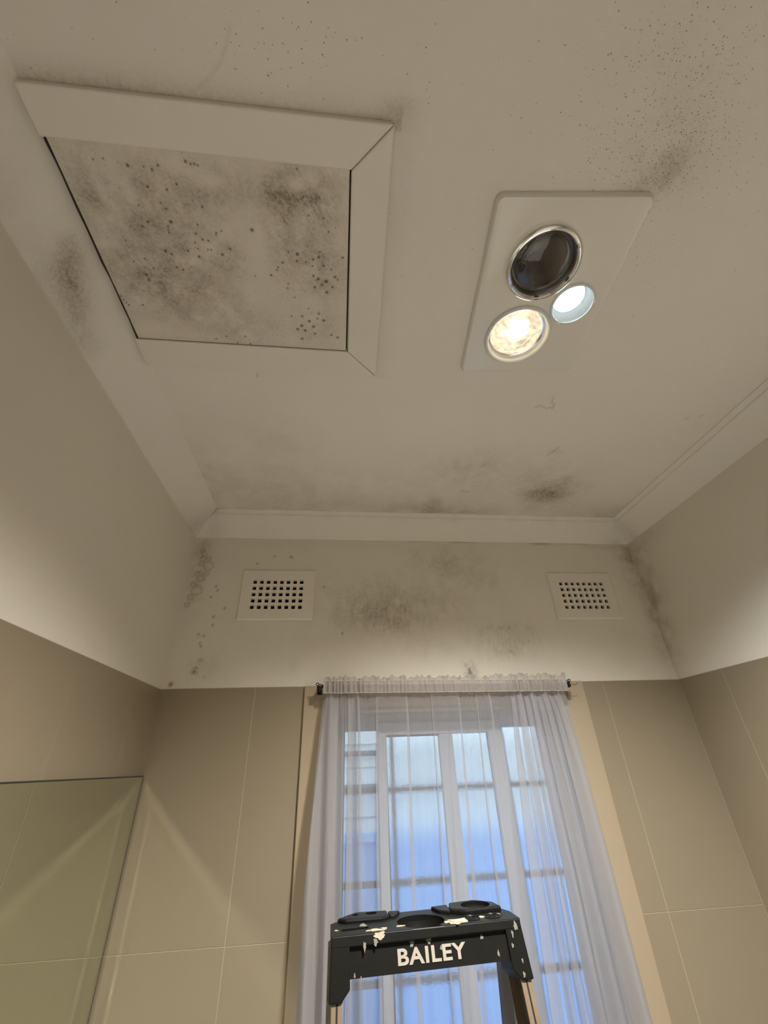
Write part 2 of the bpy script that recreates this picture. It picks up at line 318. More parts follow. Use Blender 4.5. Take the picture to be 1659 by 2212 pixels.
m, nt, p = newmat('frosted_glass')
p.inputs['Base Color'].default_value = (0.93, 0.97, 1, 1); p.inputs['Transmission Weight'].default_value = 1
p.inputs['Roughness'].default_value = 0.24; p.inputs['IOR'].default_value = 1.18
tc = N(nt, 'ShaderNodeTexCoord'); vo = N(nt, 'ShaderNodeTexVoronoi'); vo.inputs['Scale'].default_value = 330
nt.links.new(tc.outputs['Object'], vo.inputs['Vector']); b = N(nt, 'ShaderNodeBump'); b.inputs['Strength'].default_value = 0.35; b.inputs['Distance'].default_value = 0.002
nt.links.new(vo.outputs['Distance'], b.inputs['Height']); nt.links.new(b.outputs[0], p.inputs['Normal'])
M['frost'] = m

def cloth(name, cover, col=(0.55, 0.53, 0.52)):      # sheer weave: part open, part thread that scatters and passes light
    m, nt, p = newmat(name); nt.nodes.remove(p)
    d = N(nt, 'ShaderNodeBsdfDiffuse'); d.inputs[0].default_value = (*col, 1)
    t = N(nt, 'ShaderNodeBsdfTranslucent'); t.inputs[0].default_value = (*col, 1)
    mx = N(nt, 'ShaderNodeMixShader'); mx.inputs[0].default_value = 0.5
    nt.links.new(d.outputs[0], mx.inputs[1]); nt.links.new(t.outputs[0], mx.inputs[2])
    tr = N(nt, 'ShaderNodeBsdfTransparent'); m2 = N(nt, 'ShaderNodeMixShader')
    tc = N(nt, 'ShaderNodeTexCoord'); nz = N(nt, 'ShaderNodeTexNoise'); nz.inputs['Scale'].default_value = 1; nz.inputs['Detail'].default_value = 2
    mp = N(nt, 'ShaderNodeMapping'); mp.inputs['Scale'].default_value = (180, 180, 9)
    nt.links.new(tc.outputs['Object'], mp.inputs[0]); nt.links.new(mp.outputs[0], nz.inputs['Vector'])
    f = math_node(nt, 'MULTIPLY_ADD', nz.outputs['Fac'], 0.07, True, cover - 0.035)
    nt.links.new(f, m2.inputs[0]); nt.links.new(tr.outputs[0], m2.inputs[1]); nt.links.new(mx.outputs[0], m2.inputs[2])
    nt.links.new(m2.outputs[0], nt.nodes['Material Output'].inputs[0]); return m
M['sheer'] = cloth('sheer_curtain_weave', 0.41, (0.57, 0.555, 0.575))
M['pocket'] = cloth('rod_pocket_weave', 0.84, (0.60, 0.56, 0.53))
m, nt, p = newmat('insect_screen_mesh'); nt.nodes.remove(p)
tc = N(nt, 'ShaderNodeTexCoord'); outs = []
for d_ in ('X', 'Z'):
    wv = N(nt, 'ShaderNodeTexWave'); wv.bands_direction = d_; wv.inputs['Scale'].default_value = 110
    nt.links.new(tc.outputs['Object'], wv.inputs['Vector']); outs.append(wv.outputs['Fac'])
f = math_node(nt, 'GREATER_THAN', math_node(nt, 'MAXIMUM', outs[0], outs[1]), 0.90)
d = N(nt, 'ShaderNodeBsdfDiffuse'); d.inputs[0].default_value = (0.25, 0.3, 0.4, 1)
tr = N(nt, 'ShaderNodeBsdfTransparent'); mx = N(nt, 'ShaderNodeMixShader')
nt.links.new(f, mx.inputs[0]); nt.links.new(tr.outputs[0], mx.inputs[1]); nt.links.new(d.outputs[0], mx.inputs[2])
nt.links.new(mx.outputs[0], nt.nodes['Material Output'].inputs[0]); M['screen'] = m
# lamps
M['filament'] = emit('burning_lamp_core', (1.0, 0.76, 0.47), LAMP_WARM)
M['led'] = emit('led_diffuser', (0.86, 0.97, 1.0), LAMP_COOL)
m, nt, p = newmat('lit_lamp_glass')
tc = N(nt, 'ShaderNodeTexCoord'); wv = N(nt, 'ShaderNodeTexNoise'); wv.inputs['Scale'].default_value = 34; wv.inputs['Detail'].default_value = 5; wv.inputs['Distortion'].default_value = 2.5
nt.links.new(tc.outputs['Object'], wv.inputs['Vector'])
rp = N(nt, 'ShaderNodeValToRGB'); nt.links.new(wv.outputs['Fac'], rp.inputs[0])
e = rp.color_ramp.elements; e[0].position = 0.36; e[0].color = (0.50, 0.44, 0.36, 1); e[1].position = 0.66; e[1].color = (1.6, 1.25, 0.8, 1)
nt.links.new(rp.outputs[0], p.inputs['Emission Color']); p.inputs['Emission Strength'].default_value = 0.75
p.inputs['Base Color'].default_value = (0.6, 0.55, 0.48, 1); p.inputs['Roughness'].default_value = 0.15; M['lit_glass'] = m

# ---------------------------------------------------------------- the room shell
HC = [(0.3748, 0.4027, 0.066), (0.3857, 0.5631, 0.066), (0.4757, 0.4809, 0.042)]     # lamp holes in the ceiling
uc = cuts([(XL, -0.47, 0.03), (-0.47, 1.115, 0.0045), (1.115, XR, 0.03)])
vc = cuts([(YF, -0.02, 0.08), (-0.02, 1.375, 0.0045), (1.375, YB, 0.03)])
def skip_ceiling(u, v):
    k = np.zeros(u.shape, bool)
    for x, y, r in HC: k |= (u - x)**2 + (v - y)**2 < (r + 0.004)**2
    return k
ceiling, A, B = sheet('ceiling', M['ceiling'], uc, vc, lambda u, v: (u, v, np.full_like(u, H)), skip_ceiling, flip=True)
n1 = fnoise(A, B, 0.05, 3); n2 = fnoise(A, B, 0.16, 9)
st = 0.62*blobs(A, B, CEIL_STAIN)*np.clip(n1*2.2 - 0.25, 0.1, 1.4)
band = np.exp(-((np.clip(0.226 - B, 0, 9))/0.016)**1.3)*(B < 0.24)*(A < 0.075)      # brown stain beside the hatch trim, with the trim's shadow painted in
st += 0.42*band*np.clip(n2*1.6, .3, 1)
st += 0.16*np.exp(-((A - 0.08)/0.03)**2)*(B > 0.2)*(B < 0.72)*n2
st += 0.20*np.exp(-((YB - CD - B)/0.10)**2)*np.clip(n2*1.8 - .3, 0, 1)                # damp along the window wall
dk = np.zeros_like(A)
for c_ in CRACKS: dk += 0.36*np.exp(-(polyline_dist(A, B, c_)/0.0022)**2)*(0.35 if c_ is CRACKS[0] else 1)
dk += 0.35*np.exp(-((A - 0.517)/0.02)**2 - ((B - 0.258)/0.012)**2)*np.clip(n1*3 - 1.1, 0, 1)
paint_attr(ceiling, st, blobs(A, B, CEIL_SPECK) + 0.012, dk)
struct(ceiling, 'off-white painted ceiling with mould specks and damp patches')

V1 = (-0.3515, -0.0970, 2.320, 2.499); V2 = (0.8075, 1.0610, 2.320, 2.499)          # the two vents on the window wall
uc = cuts([(XL, WX0, 0.004), (WX0, WX1, 0.004), (WX1, XR, 0.004)])
vc = cuts([(0.0, WZ0, 0.34), (WZ0, WZ1, 0.34), (WZ1, 2.09, 0.05), (2.09, ZC + 0.004, 0.004), (ZC + 0.004, H, 0.04)])
def skip_back(u, v):
    k = (u > WX0) & (u < WX1) & (v > WZ0) & (v < WZ1)
    for a0, a1, b0, b1 in (V1, V2): k |= (u > a0 + 0.03) & (u < a1 - 0.03) & (v > b0 + 0.03) & (v < b1 - 0.03)
    return k
wall_back, A, B = sheet('wall_back', M['wall'], uc, vc, lambda u, v: (u, np.full_like(u, YB), v), skip_back)
n1 = fnoise(A, B, 0.035, 21); n2 = fnoise(A, B, 0.11, 33); n3 = vnoise(A*3.0, B*0.7, 0.02, 5)
st = blobs(A, B, BACK_STAIN)*np.clip(n1*2.2 - 0.3, 0.0, 1.4)*0.50
st += 0.20*blobs(A, B, [(0.16, 2.35, .17, .08, 1), (0.6, 2.24, .12, .06, 1)])*np.clip(n3*2.4 - 1.0, 0, 1)
st += 0.10*np.clip(n2*2 - 0.9, 0, 1)*(B > ZT)
st += 0.35*np.exp(-((A - XR)/0.03)**2)*(B > 2.3)*n1
dk = np.zeros_like(A)
for x, z, r in BUBBLES:
    d_ = np.hypot(A - x, B - z) + (n1 - 0.5)*0.012
    dk = np.maximum(dk, 0.30*np.exp(-((d_ - r)/0.0030)**2)); st += 0.10*np.exp(-(d_/(r*1.3))**2)
dk += 0.5*np.exp(-((A - 0.445)/0.018)**2 - ((B - 2.145)/0.024)**2)*np.clip(n1*3.2 - 1.5, 0, 1)
n4 = fnoise(A, B, 0.014, 88, 3)
for x, z, rx, rz, q in ((-0.445, 2.160, .026, .030, .9), (0.445, 2.142, .020, .026, 1.0), (-0.46, 2.15, .012, .016, .5), (0.60, 2.20, .07, .022, .35), (0.59, 2.285, .08, .015, .35), (0.19, 2.34, .12, .06, .30), (1.165, 2.50, .03, .12, .35), (-0.515, 2.52, .022, .09, .35)):
    dk += 0.62*q*np.exp(-((A - x)/rx)**2 - ((B - z)/rz)**2)*np.clip(n4*5 - 2.6, 0, 1)
dk += 0.75*np.exp(-((A + 0.524)/0.006)**2 - ((B - 2.114)/0.006)**2)
dk += 0.6*np.exp(-((B - ZC)/0.004)**2)*np.clip(vnoise(A, B*0, 0.06, 77)*2.4 - 1.2, 0, 1)*(A > 0.1)
for x, z in ((-0.442, 2.44), (-0.434, 2.425), (-0.452, 2.40), (-0.43, 2.30), (-0.432, 2.33), (-0.47, 2.27), (-0.452, 2.265), (-0.46, 2.24), (-0.455, 2.10 + .13), (-0.25, 2.56), (-0.31, 2.53), (-0.19, 2.56), (-0.185, 2.557), (-0.06, 2.44), (-0.40, 2.36), (0.01, 2.27)):
    dk += 0.7*np.exp(-(np.hypot(A - x, (B - z)*0.8)/0.0035)**2)
paint_attr(wall_back, st, blobs(A, B, BACK_SPECK)*0.42, dk)
struct(wall_back, 'window wall, mouldy off-white paint above beige tiles')
outer = MB()                                                    # thickness of the wall outside the room
outer.box(XL - .2, WX0, YB + .035, YB + .16, 0, 2.9); outer.box(WX1, XR + .2, YB + .035, YB + .16, 0, 2.9)
outer.box(WX0, WX1, YB + .035, YB + .16, 0, WZ0); outer.box(WX0, WX1, YB + .035, YB + .16, WZ1, 2.9)
outer.build('outer_leaf', M['board'], wall_back)

def side_wall(name, x, fine, label, flip):
    uc = cuts([(YF, 1.15, 0.1), (1.15, YB, 0.006)]) if fine else cuts([(YF, YB, 0.1)])
    vc = cuts([(0, ZT, 0.3), (ZT, ZC + .004, 0.006), (ZC + .004, H, 0.04)]) if fine else cuts([(0, H, 0.15)])
    o, A, B = sheet(name, M['wall'], uc, vc, lambda u, v: (np.full_like(u, x), u, v), flip=flip)
    z = np.zeros_like(A)
    if fine:
        n = fnoise(A, B, 0.04, 61)
        paint_attr(o, blobs(A, B, RIGHT_STAIN)*np.clip(n*2.2 - .3, 0, 1.3), blobs(A, B, [(1.43, 2.45, .06, .12, .45), (1.40, 2.6, .06, .03, .2)]), z)
    else: paint_attr(o, z, z, z)
    return struct(o, label)
wall_right = side_wall('wall_right', XR, True, 'right wall, off-white paint above beige tiles', True)
wall_left = side_wall('wall_left', XL, False, 'left wall, off-white paint above beige tiles', False)
struct(MB().box(XL - .1, XR + .1, YF - .1, YF, 0, H + .1).build('wall_front', M['rear']), 'wall behind the camera')
struct(MB().box(XL - .1, XR + .1, YF - .1, YB + .16, -0.1, 0).build('floor', M['floor']), 'pale floor')
MB().box(XL - .16, XL - .06, YF - .1, YB + .16, 0, 2.9).build('outer_leaf', M['board'], wall_left)
MB().box(XR + .06, XR + .16, YF - .1, YB + .16, 0, 2.9).build('outer_leaf', M['board'], wall_right)
MB().box(XL - .2, XR + .2, YF - .1, YB + .16, H + .22, H + .25).build('attic_light_block', M['void'], ceiling)  # unseen dark lid added over the ceiling to keep sky light out

# tiles: one object each, sharing meshes
tile_mesh = {}
def tile(parent, plane, a0, a1, z0, z1):
    g, t = 0.0007, 0.0013
    w, h = round(a1 - a0 - 2*g, 4), round(z1 - z0 - 2*g, 4)
    key = (plane, w, h)
    if key not in tile_mesh:
        mb = MB()
        if plane == 'B': mb.hexa([(0, 0, 0), (w, 0, 0), (w, 0, h), (0, 0, h)], [(.0004, -t, .0004), (w-.0004, -t, .0004), (w-.0004, -t, h-.0004), (.0004, -t, h-.0004)])
        else:
            s = t if plane == 'L' else -t
            mb.hexa([(0, 0, 0), (0, w, 0), (0, w, h), (0, 0, h)], [(s, .0004, .0004), (s, w-.0004, .0004), (s, w-.0004, h-.0004), (s, .0004, h-.0004)])
        o = mb.build('tile', M['tile'], parent); tile_mesh[key] = o.data
    else:
        o = bpy.data.objects.new('tile', tile_mesh[key]); COL.objects.link(o); o.parent = parent
    off = 0.0006
    o.location = {'B': (a0 + g, YB - off, z0 + g), 'L': (XL + off, a0 + g, z0 + g), 'R': (XR - off, a0 + g, z0 + g)}[plane]
ZROW = [ZT, 1.5086, 0.917, 0.3255, 0.0]
for z1, z0 in zip(ZROW[:-1], ZROW[1:]):
    ys = [YB, 1.2843] + [1.2843 - 0.3*k for k in range(1, 9)] + [YF]
    for b_, a_ in zip(ys[:-1], ys[1:]):
        if b_ - a_ > 0.02: tile(wall_left, 'L', a_, b_ - (0.004 if b_ == YB else 0), z0, z1)
    ys = [YB, 1.2638] + [1.2638 - 0.3*k for k in range(1, 9)] + [YF]
    for b_, a_ in zip(ys[:-1], ys[1:]):
        if b_ - a_ > 0.01: tile(wall_right, 'R', a_, b_ - (0.004 if b_ == YB else 0), z0, z1)
    for a_, b_ in ((XL, -0.2619), (-0.2619, -0.104), (0.827, 0.909), (0.909, XR)):
        tile(wall_back, 'B', a_, b_, z0, z1)
    if z1 <= WZ0:
        for k in range(3): tile(wall_back, 'B', -0.104 + .3103*k, -0.104 + .3103*(k+1), z0, z1)
# grout skin behind the tiles
for par, bx_ in ((wall_left, (XL + .0001, XL + .0012, YF, YB, 0, ZT)), (wall_right, (XR - .0012, XR - .0001, YF, YB, 0, ZT)),
                 (wall_back, (XL, WX0, YB - .0012, YB - .0001, 0, ZT)), (wall_back, (WX1, XR, YB - .0012, YB - .0001, 0, ZT))):
    MB().box(*bx_).build('grout', M['grout'], par)

# cornices
def cornice(name, side, label, lip):
    prof = [(0.0, ZC), (0.004, ZC), (0.010, ZC + .008), (0.022, ZC + .022), (0.036, ZC + .036), (0.051, ZC + .049), (0.066, ZC + .060)]
    prof += [(0.0735, H - lip - .005), (0.0755, H - lip), (0.0765, H - lip - .0005), (CD, H - .0028), (CD, H)] if lip else [(0.0765, H - .009), (0.084, H - .003), (CD - .001, H - .001), (CD, H)]
    d = np.array([q[0] for q in prof]); z = np.array([q[1] for q in prof]); n = 260
    t = np.linspace(0, 1, n)
    T, K = np.meshgrid(t, np.arange(len(prof)), indexing='ij')
    D, Z = d[K], z[K]
    if side == 'B': X = XL + D + T*(XR - XL - 2*D); Y = YB - D
    else:
        Y = YF + T*(YB - D - YF); X = (XL + D) if side == 'L' else (XR - D)
    wob = 0.0012*(vnoise(T*9, K*0.0, 0.12, 4) - .5)
    Z = Z + wob*(Z < H - .001)*(Z > ZC)
    if side == 'L': X = X + 0.005*(vnoise(T*9, K*0.0, 0.10, 14) - .5)*(D > .07)
    P = np.stack([X.ravel(), Y.ravel(), Z.ravel()], 1); m_ = len(prof)
    F = [(i*m_ + k, (i+1)*m_ + k, (i+1)*m_ + k + 1, i*m_ + k + 1) for i in range(n-1) for k in range(m_-1)]
    mb = MB(); mb.add(P.tolist(), F); o = mb.build(name, M['ceiling'], smooth=True, fix=False)
    o.data.set_sharp_from_angle(angle=math.radians(30))
    U = X.ravel() if side == 'B' else Y.ravel(); W = Z.ravel()
    n1 = fnoise(U, W, 0.05, 41); s = np.zeros_like(U)
    if side == 'L':
        s = blobs(U, W, [(a, b, max(rx, .02), max(rz, .03), q) for a, b, rx, rz, q in CORN_L_STAIN])*np.clip(n1*2.2 - .2, .1, 1.3) *0.5 + 0.25*np.exp(-((U - YB + .06)/.06)**2)
        s += 0.38*np.exp(-(polyline_dist(U, W, [(.425, 2.690), (.455, 2.683), (.50, 2.668), (.545, 2.663), (.60, 2.652)])/.010)**2)*np.clip(n1*2.2 - .3, .2, 1) + .22*np.exp(-(polyline_dist(U, W, [(.46, 2.676), (.60, 2.645), (.63, 2.650)])/.02)**2)
    elif side == 'B': s = 0.14*np.clip(n1*2 - .7, 0, 1)*(W > H - .025) + 0.5*np.exp(-((U - 1.14)/.03)**2)*n1 + 0.35*np.exp(-((U + .49)/.05)**2)*n1
    else: s = 0.45*np.exp(-((U - 1.40)/.05)**2)*n1
    paint_attr(o, s, 0*U, 0*U)
    return struct(o, label)
cornice('trim_left', 'L', 'plaster cornice along the left wall, streaked with damp', 0)
cornice('trim_back', 'B', 'plaster cornice above the window wall', 0.012)
cornice('trim_right', 'R', 'plaster cornice along the right wall', 0.012)

# ---------------------------------------------------------------- ceiling hatch
hatch = tag(empty('ceiling_hatch', (-0.22, 0.46, H)), 'square ceiling access hatch with mouldy board and white mitred trim', 'hatch')
uc = cuts([(-0.4575, -0.0005, 0.00115)]); vc = cuts([(0.2860, 0.6335, 0.00115)])
hp, A, B = sheet('panel', M['hatch'], uc, vc, lambda u, v: (u, v, np.full_like(u, 2.7010)), flip=True)
n1 = fnoise(A, B, 0.03, 51, 5); n2 = fnoise(A, B, 0.09, 52); nb = vnoise(A*0.5 + B*0.8, (B*0.5 - A*0.8)*6, 0.016, 53)
st = blobs(A, B, HATCH_STAIN)*np.clip(n1*2.6 - 0.45, 0, 1.5)*0.80
st += 0.18*blobs(A, B, [(-0.10, 0.41, .07, .09, 1), (-0.06, 0.34, .05, .05, 1)])*np.clip(nb*2.2 - .8, 0, 1)
st *= 1 - np.clip(blobs(A, B, HATCH_CLEAN)*np.clip(n1*2.2, .4, 1.4), 0, 0.95)
st += 0.30*np.exp(-((A + 0.4575)/.012)**2)*n1 + 0.2*np.exp(-((B - 0.6335)/.010)**2)*n1
st += 0.10*n2
dk = np.zeros_like(A)
for x, y, r in DOTS:
    k = (np.abs(A - x) < 4*r) & (np.abs(B - y) < 4*r)
    dk[k] = np.maximum(dk[k], 0.78*np.exp(-(np.hypot(A[k] - x, B[k] - y)/(r*1.25))**4))
    st[k] += 0.15*np.exp(-(np.hypot(A[k] - x, B[k] - y)/(r*2.2))**2)
paint_attr(hp, st, blobs(A, B, HATCH_SPECK)*0.50 + .015, dk)
hp['label'] = 'board blackened with dots of mould'
hp.parent = hatch; hp.matrix_parent_inverse = Matrix.Translation(-Vector(hatch.location))
def hchild(o): o.parent = hatch; o.matrix_parent_inverse = Matrix.Translation(-Vector(hatch.location)); return o
hchild(MB().box(-0.4625, 0.002, 0.2885, 0.6365, 2.7115, 2.7130).build('shadow_gap', M['gap']))  # dark sheet that paints the shade behind the panel's gaps
gapv = []; gapf = []; ng = 60
for i in range(ng + 1):
    yy = 0.289 + 0.347*i/ng; w_ = 0.0009 + 0.0018*float(vnoise(np.array([yy]), np.array([0.]), 0.03, 8)[0]); xx = -0.4592 + 0.003*(float(vnoise(np.array([yy]), np.array([0.]), 0.06, 18)[0]) - .5)
    gapv += [(xx - w_, yy, 2.7004), (xx + w_*.4, yy, 2.7004), (xx + w_*.4, yy, 2.7125), (xx - w_, yy, 2.7125)]
for i in range(ng):
    for k in range(4): gapf.append((4*i + k, 4*i + (k+1) % 4, 4*i + 4 + (k+1) % 4, 4*i + 4 + k))
mb = MB(); mb.add(gapv, gapf); hchild(mb.build('shadow_gap', M['gap']))  # wavy dark strip, painted shade of the left gap
zb = 2.6970
def trim_piece(poly):
    return hchild(MB().prism(poly, zb, H).build('trim_board', M['hatch_trim'], bevel=0.0032, segs=3))
g = 0.0004
trim_piece([(-0.466, 0.2275), (0.0650, 0.2265), (0.0015, 0.2890), (-0.466, 0.2870)])
trim_piece([(0.0655, 0.2270), (0.0755, 0.7030), (0.0041, 0.6350), (0.0020, 0.2895)])
trim_piece([(-0.466, 0.6355), (0.0036, 0.6355), (0.0750, 0.7040), (-0.466, 0.7065)])

# ---------------------------------------------------------------- heater and light unit
heater = tag(empty('bathroom_heater_light', (0.4069, 0.4774, H)), 'white ceiling panel with heat lamps and a bright round downlight', 'heater light')
def kid(o, par=None):
    o.parent = par or heater
    if par is None: o.matrix_parent_inverse = Matrix.Translation(-Vector(heater.location))
    return o
ang = math.radians(-4.9); ca, sa = math.cos(ang), math.sin(ang)
def rrect(w, h, r, n=6):
    out = []
    for cx, cy, a0 in ((w/2 - r, h/2 - r, 0), (-w/2 + r, h/2 - r, 90), (-w/2 + r, -h/2 + r, 180), (w/2 - r, -h/2 + r, 270)):
        for k in range(n + 1):
            a = math.radians(a0 + 90*k/n); out.append((cx + r*math.cos(a), cy + r*math.sin(a)))
    return out
def hw(x, y): return (0.4069 + x*ca - y*sa, 0.4774 + x*sa + y*ca)
mb = MB(); rings = [(rrect(0.278, 0.376, 0.014), 2.7125), (rrect(0.278, 0.376, 0.014), 2.7035), (rrect(0.272, 0.370, 0.012), 2.6985), (rrect(0.262, 0.360, 0.010), 2.6970)]
vs = []; fs = []; nn = len(rings[0][0])
for ring, z in rings: vs += [(*hw(x, y), z) for x, y in ring]
for i in range(3):
    for k in range(nn): fs.append((i*nn + k, i*nn + (k+1) % nn, (i+1)*nn + (k+1) % nn, (i+1)*nn + k))
fs += [tuple(range(nn)), tuple(3*nn + k for k in range(nn))[::-1]]
mb.add(vs, fs); panel = mb.build('panel', M['white_plastic'], smooth=True)
cutters = []
for x, y, r in HC:
    cutters.append(MB().lathe([(0.0001, -.05), (r - .001, -.05), (r - .001, .05), (0.0001, .05)], (x, y, H), n=56).build('cutter', None, smooth=False))
cut(panel, cutters); panel.data.set_sharp_from_angle(angle=math.radians(35)); kid(panel)
# unlit lamp: domed chrome ring round dark glass
x, y, r = HC[0]; zp = 2.697
ring = kid(MB().lathe([(0.0735, .0005), (0.0738, -.004), (0.0722, -.010), (0.0685, -.0145), (0.0640, -.0155), (0.0605, -.0125), (0.0590, -.006), (0.0590, .004), (0.067, .004)], (x, y, zp), n=96, close=True).build('chrome_ring', M['chrome']))
glass = kid(MB().lathe([(0.0595, .000), (0.055, -.0045), (0.045, -.009), (0.030, -.0118), (0.014, -.013), (0.0002, -.0133)], (x, y, zp), n=72).build('lamp_glass', M['dark_glass']))
glass['label'] = 'dark glass of the unlit heat lamp'
kid(MB().lathe([(0.0655, .0), (0.0655, .12), (0.0002, .12)], (x, y, zp), n=48).build('lamp_can', M['void']))
for k in range(6):
    a = math.radians(20 + 60*k); c_, s_ = math.cos(a), math.sin(a); mb = MB()
    pts = []
    for rr, zz in ((0.0600, -.0128), (0.0600, -.0105), (0.0655, -.0160), (0.0655, -.0135)):
        for w_ in (-.0045, .0045): pts.append((x + rr*c_ - w_*s_, y + rr*s_ + w_*c_, zp + zz))
    mb.add(pts, [(0, 1, 5, 4), (2, 6, 7, 3), (0, 4, 6, 2), (1, 3, 7, 5), (0, 2, 3, 1), (4, 5, 7, 6)])
    kid(mb.build('clip', M['clip']), ring)
# burning lamp
x, y, r = HC[1]
ring = kid(MB().lathe([(0.0730, .0005), (0.0732, -.003), (0.0712, -.0062), (0.0675, -.0070), (0.0645, -.0050), (0.0635, .000), (0.0625, .012), (0.068, .012)], (x, y, zp), n=96, close=True).build('lamp_ring', M['cup']))
kid(MB().lathe([(0.0625, .010), (0.0580, .0115), (0.0600, .016), (0.0655, .016)], (x, y, zp), n=72, close=True).build('bulb_rim', M['chrome']), ring)
kid(MB().lathe([(0.0655, .0), (0.0655, .12), (0.0002, .12)], (x, y, zp), n=48).build('lamp_can', M['cup']))
bulb = kid(MB().lathe([(0.0585, .013), (0.0560, .0085), (0.0500, .0050), (0.0400, .0022), (0.0300, .0006), (0.0180, -.0004), (0.0002, -.0008)], (x, y, zp), n=72).build('lamp_glass', M['lit_glass']))
bulb['label'] = 'glowing glass of the burning heat lamp'
fx, fy = x - 0.006, y - 0.012
mb = MB(); prof = [(0.0250, .0006), (0.021, -.0022), (0.013, -.0044), (0.006, -.0056), (0.0002, -.0060)]
mb.lathe(prof, (fx, fy, zp + .0006), n=40)
mb.v = [(fx + (px - fx)*(1 + .22*math.sin(5*math.atan2(py - fy, px - fx)) + .12*math.sin(9*math.atan2(py - fy, px - fx) + 1)), fy + (py - fy)*(1 + .22*math.sin(5*math.atan2(py - fy, px - fx)) + .12*math.sin(9*math.atan2(py - fy, px - fx) + 1)), pz) for px, py, pz in mb.v]
kid(mb.build('filament', M['filament']), bulb)
for rr in (0.0300, 0.0480):
    kid(MB().lathe([(rr - .0012, .0), (rr, -.0016), (rr + .0012, .0)], (x, y, zp + (.0009 if rr < .04 else .0049)), n=64).build('glass_ripple', M['lit_glass']), bulb)
def lamp_light(name, x, y, z, col, watts, cone, blend, radius):
    ld = bpy.data.lights.new(name, 'SPOT'); ld.color = col; ld.energy = watts
    ld.spot_size = math.radians(cone); ld.spot_blend = blend; ld.shadow_soft_size = radius
    o = bpy.data.objects.new(name, ld); COL.objects.link(o); o.location = (x, y, z); return kid(o)
lamp_light('heat_lamp_beam', fx, fy, zp - .014, (1.0, 0.78, 0.55), WARM_W, 138, 1.0, 0.036)
# downlight
x, y, r = HC[2]
ring = kid(MB().lathe([(0.0460, .0005), (0.0462, -.002), (0.0440, -.0038), (0.0415, -.0030), (0.0405, .000), (0.0385, .014), (0.0350, .030), (0.0380, .031)], (x, y, zp), n=72, close=True).build('downlight_rim', M['cup']))
kid(MB().lathe([(0.0415, .0), (0.0415, .09), (0.0002, .09)], (x, y, zp), n=40).build('lamp_can', M['cup']))
disc = MB().lathe([(0.0335, .000), (0.0325, -.0030), (0.0280, -.0055), (0.0002, -.0070)], (0, 0, 0), n=56)
disc.v = [(x - 0.0010 + a, y + b, zp + 0.026 + c + 0.05*a - 0.03*b) for a, b, c in disc.v]
led = kid(disc.build('led_disc', M['led'])); led['label'] = 'white glowing LED disc'
lamp_light('downlight_beam', x, y, zp - .006, (0.80, 0.93, 1.0), COOL_W, 138, 1.0, 0.030)
for k in range(3):
    a = math.radians(-15 + 120*k); c_, s_ = math.cos(a), math.sin(a); mb = MB(); pts = []
    for rr, zz in ((0.0400, -.0005), (0.0395, .0020), (0.0440, -.0046), (0.0440, -.0030)):
        for w_ in (-.0045, .0045): pts.append((x + rr*c_ - w_*s_, y + rr*s_ + w_*c_, zp + zz))
    mb.add(pts, [(0, 1, 5, 4), (2, 6, 7, 3), (0, 4, 6, 2), (1, 3, 7, 5), (0, 2, 3, 1), (4, 5, 7, 6)])
    kid(mb.build('clip', M['white_plastic']), ring)

# ---------------------------------------------------------------- wall vents with 8 x 5 square holes
def vent(x0, x1, z0, z1, label):
    t = tag(empty('wall_vent', ((x0 + x1)/2, YB, z0)), label, 'vent', 'square-hole vents on the window wall')
    T = Vector(t.location); mb = MB()
    cx, cz = (x0 + x1)/2, (z0 + z1)/2 - 0.001; px, pz, hs = 0.02365, 0.02335, 0.0066
    xs = [x0, x1]; zs = [z0, z1]
    for i in range(8): c_ = cx + (i - 3.5)*px; xs += [c_ - hs, c_ + hs]
    for j in range(5): c_ = cz + (j - 2)*pz; zs += [c_ - hs, c_ + hs]
    xs.sort(); zs.sort(); yf, yb = YB - 0.0055, YB + 0.006
    for i in range(len(xs) - 1):
        for j in range(len(zs) - 1):
            if i % 2 == 1 and j % 2 == 1 and 0 < i < len(xs) - 2 and 0 < j < len(zs) - 2:
                a, b, c_, d_ = xs[i], xs[i+1], zs[j], zs[j+1]
                for q in (((a, c_), (b, c_)), ((b, c_), (b, d_)), ((b, d_), (a, d_)), ((a, d_), (a, c_))):
                    (xa, za), (xb, zb_) = q; mb.add([(xa, yf, za), (xb, yf, zb_), (xb, yb, zb_), (xa, yb, za)], [(0, 1, 2, 3)])
            else: mb.add([(xs[i], yf, zs[j]), (xs[i+1], yf, zs[j]), (xs[i+1], yf, zs[j+1]), (xs[i], yf, zs[j+1])], [(0, 1, 2, 3)])
    e = 0.004                                            # sloping rim down to the wall
    for q in (((x0, z0), (x1, z0)), ((x1, z0), (x1, z1)), ((x1, z1), (x0, z1)), ((x0, z1), (x0, z0))):
        (xa, za), (xb, zb_) = q; f = lambda x, z: (x + (e if x == x1 else -e), z + (e if z == z1 else -e))
        (xc, zc), (xd, zd) = f(xa, za), f(xb, zb_)
        mb.add([(xa, yf, za), (xb, yf, zb_), (xd, YB - .001, zd), (xc, YB - .001, zc)], [(0, 1, 2, 3)])
    o = mb.build('grille_plate', M['plaster_vent'], t); o.matrix_parent_inverse = Matrix.Translation(-T)
    d = MB().box(x0 + .028, x1 - .028, YB + .0065, YB + .034, z0 + .028, z1 - .028)
    d.f.pop(2)                                           # duct is open towards the room
    o = d.build('duct', M['void'], t); o.matrix_parent_inverse = Matrix.Translation(-T)
vent(*V1, 'cream square-hole wall vent by the left corner, above the curtain')
vent(*V2, 'cream square-hole wall vent by the right corner of the window wall')

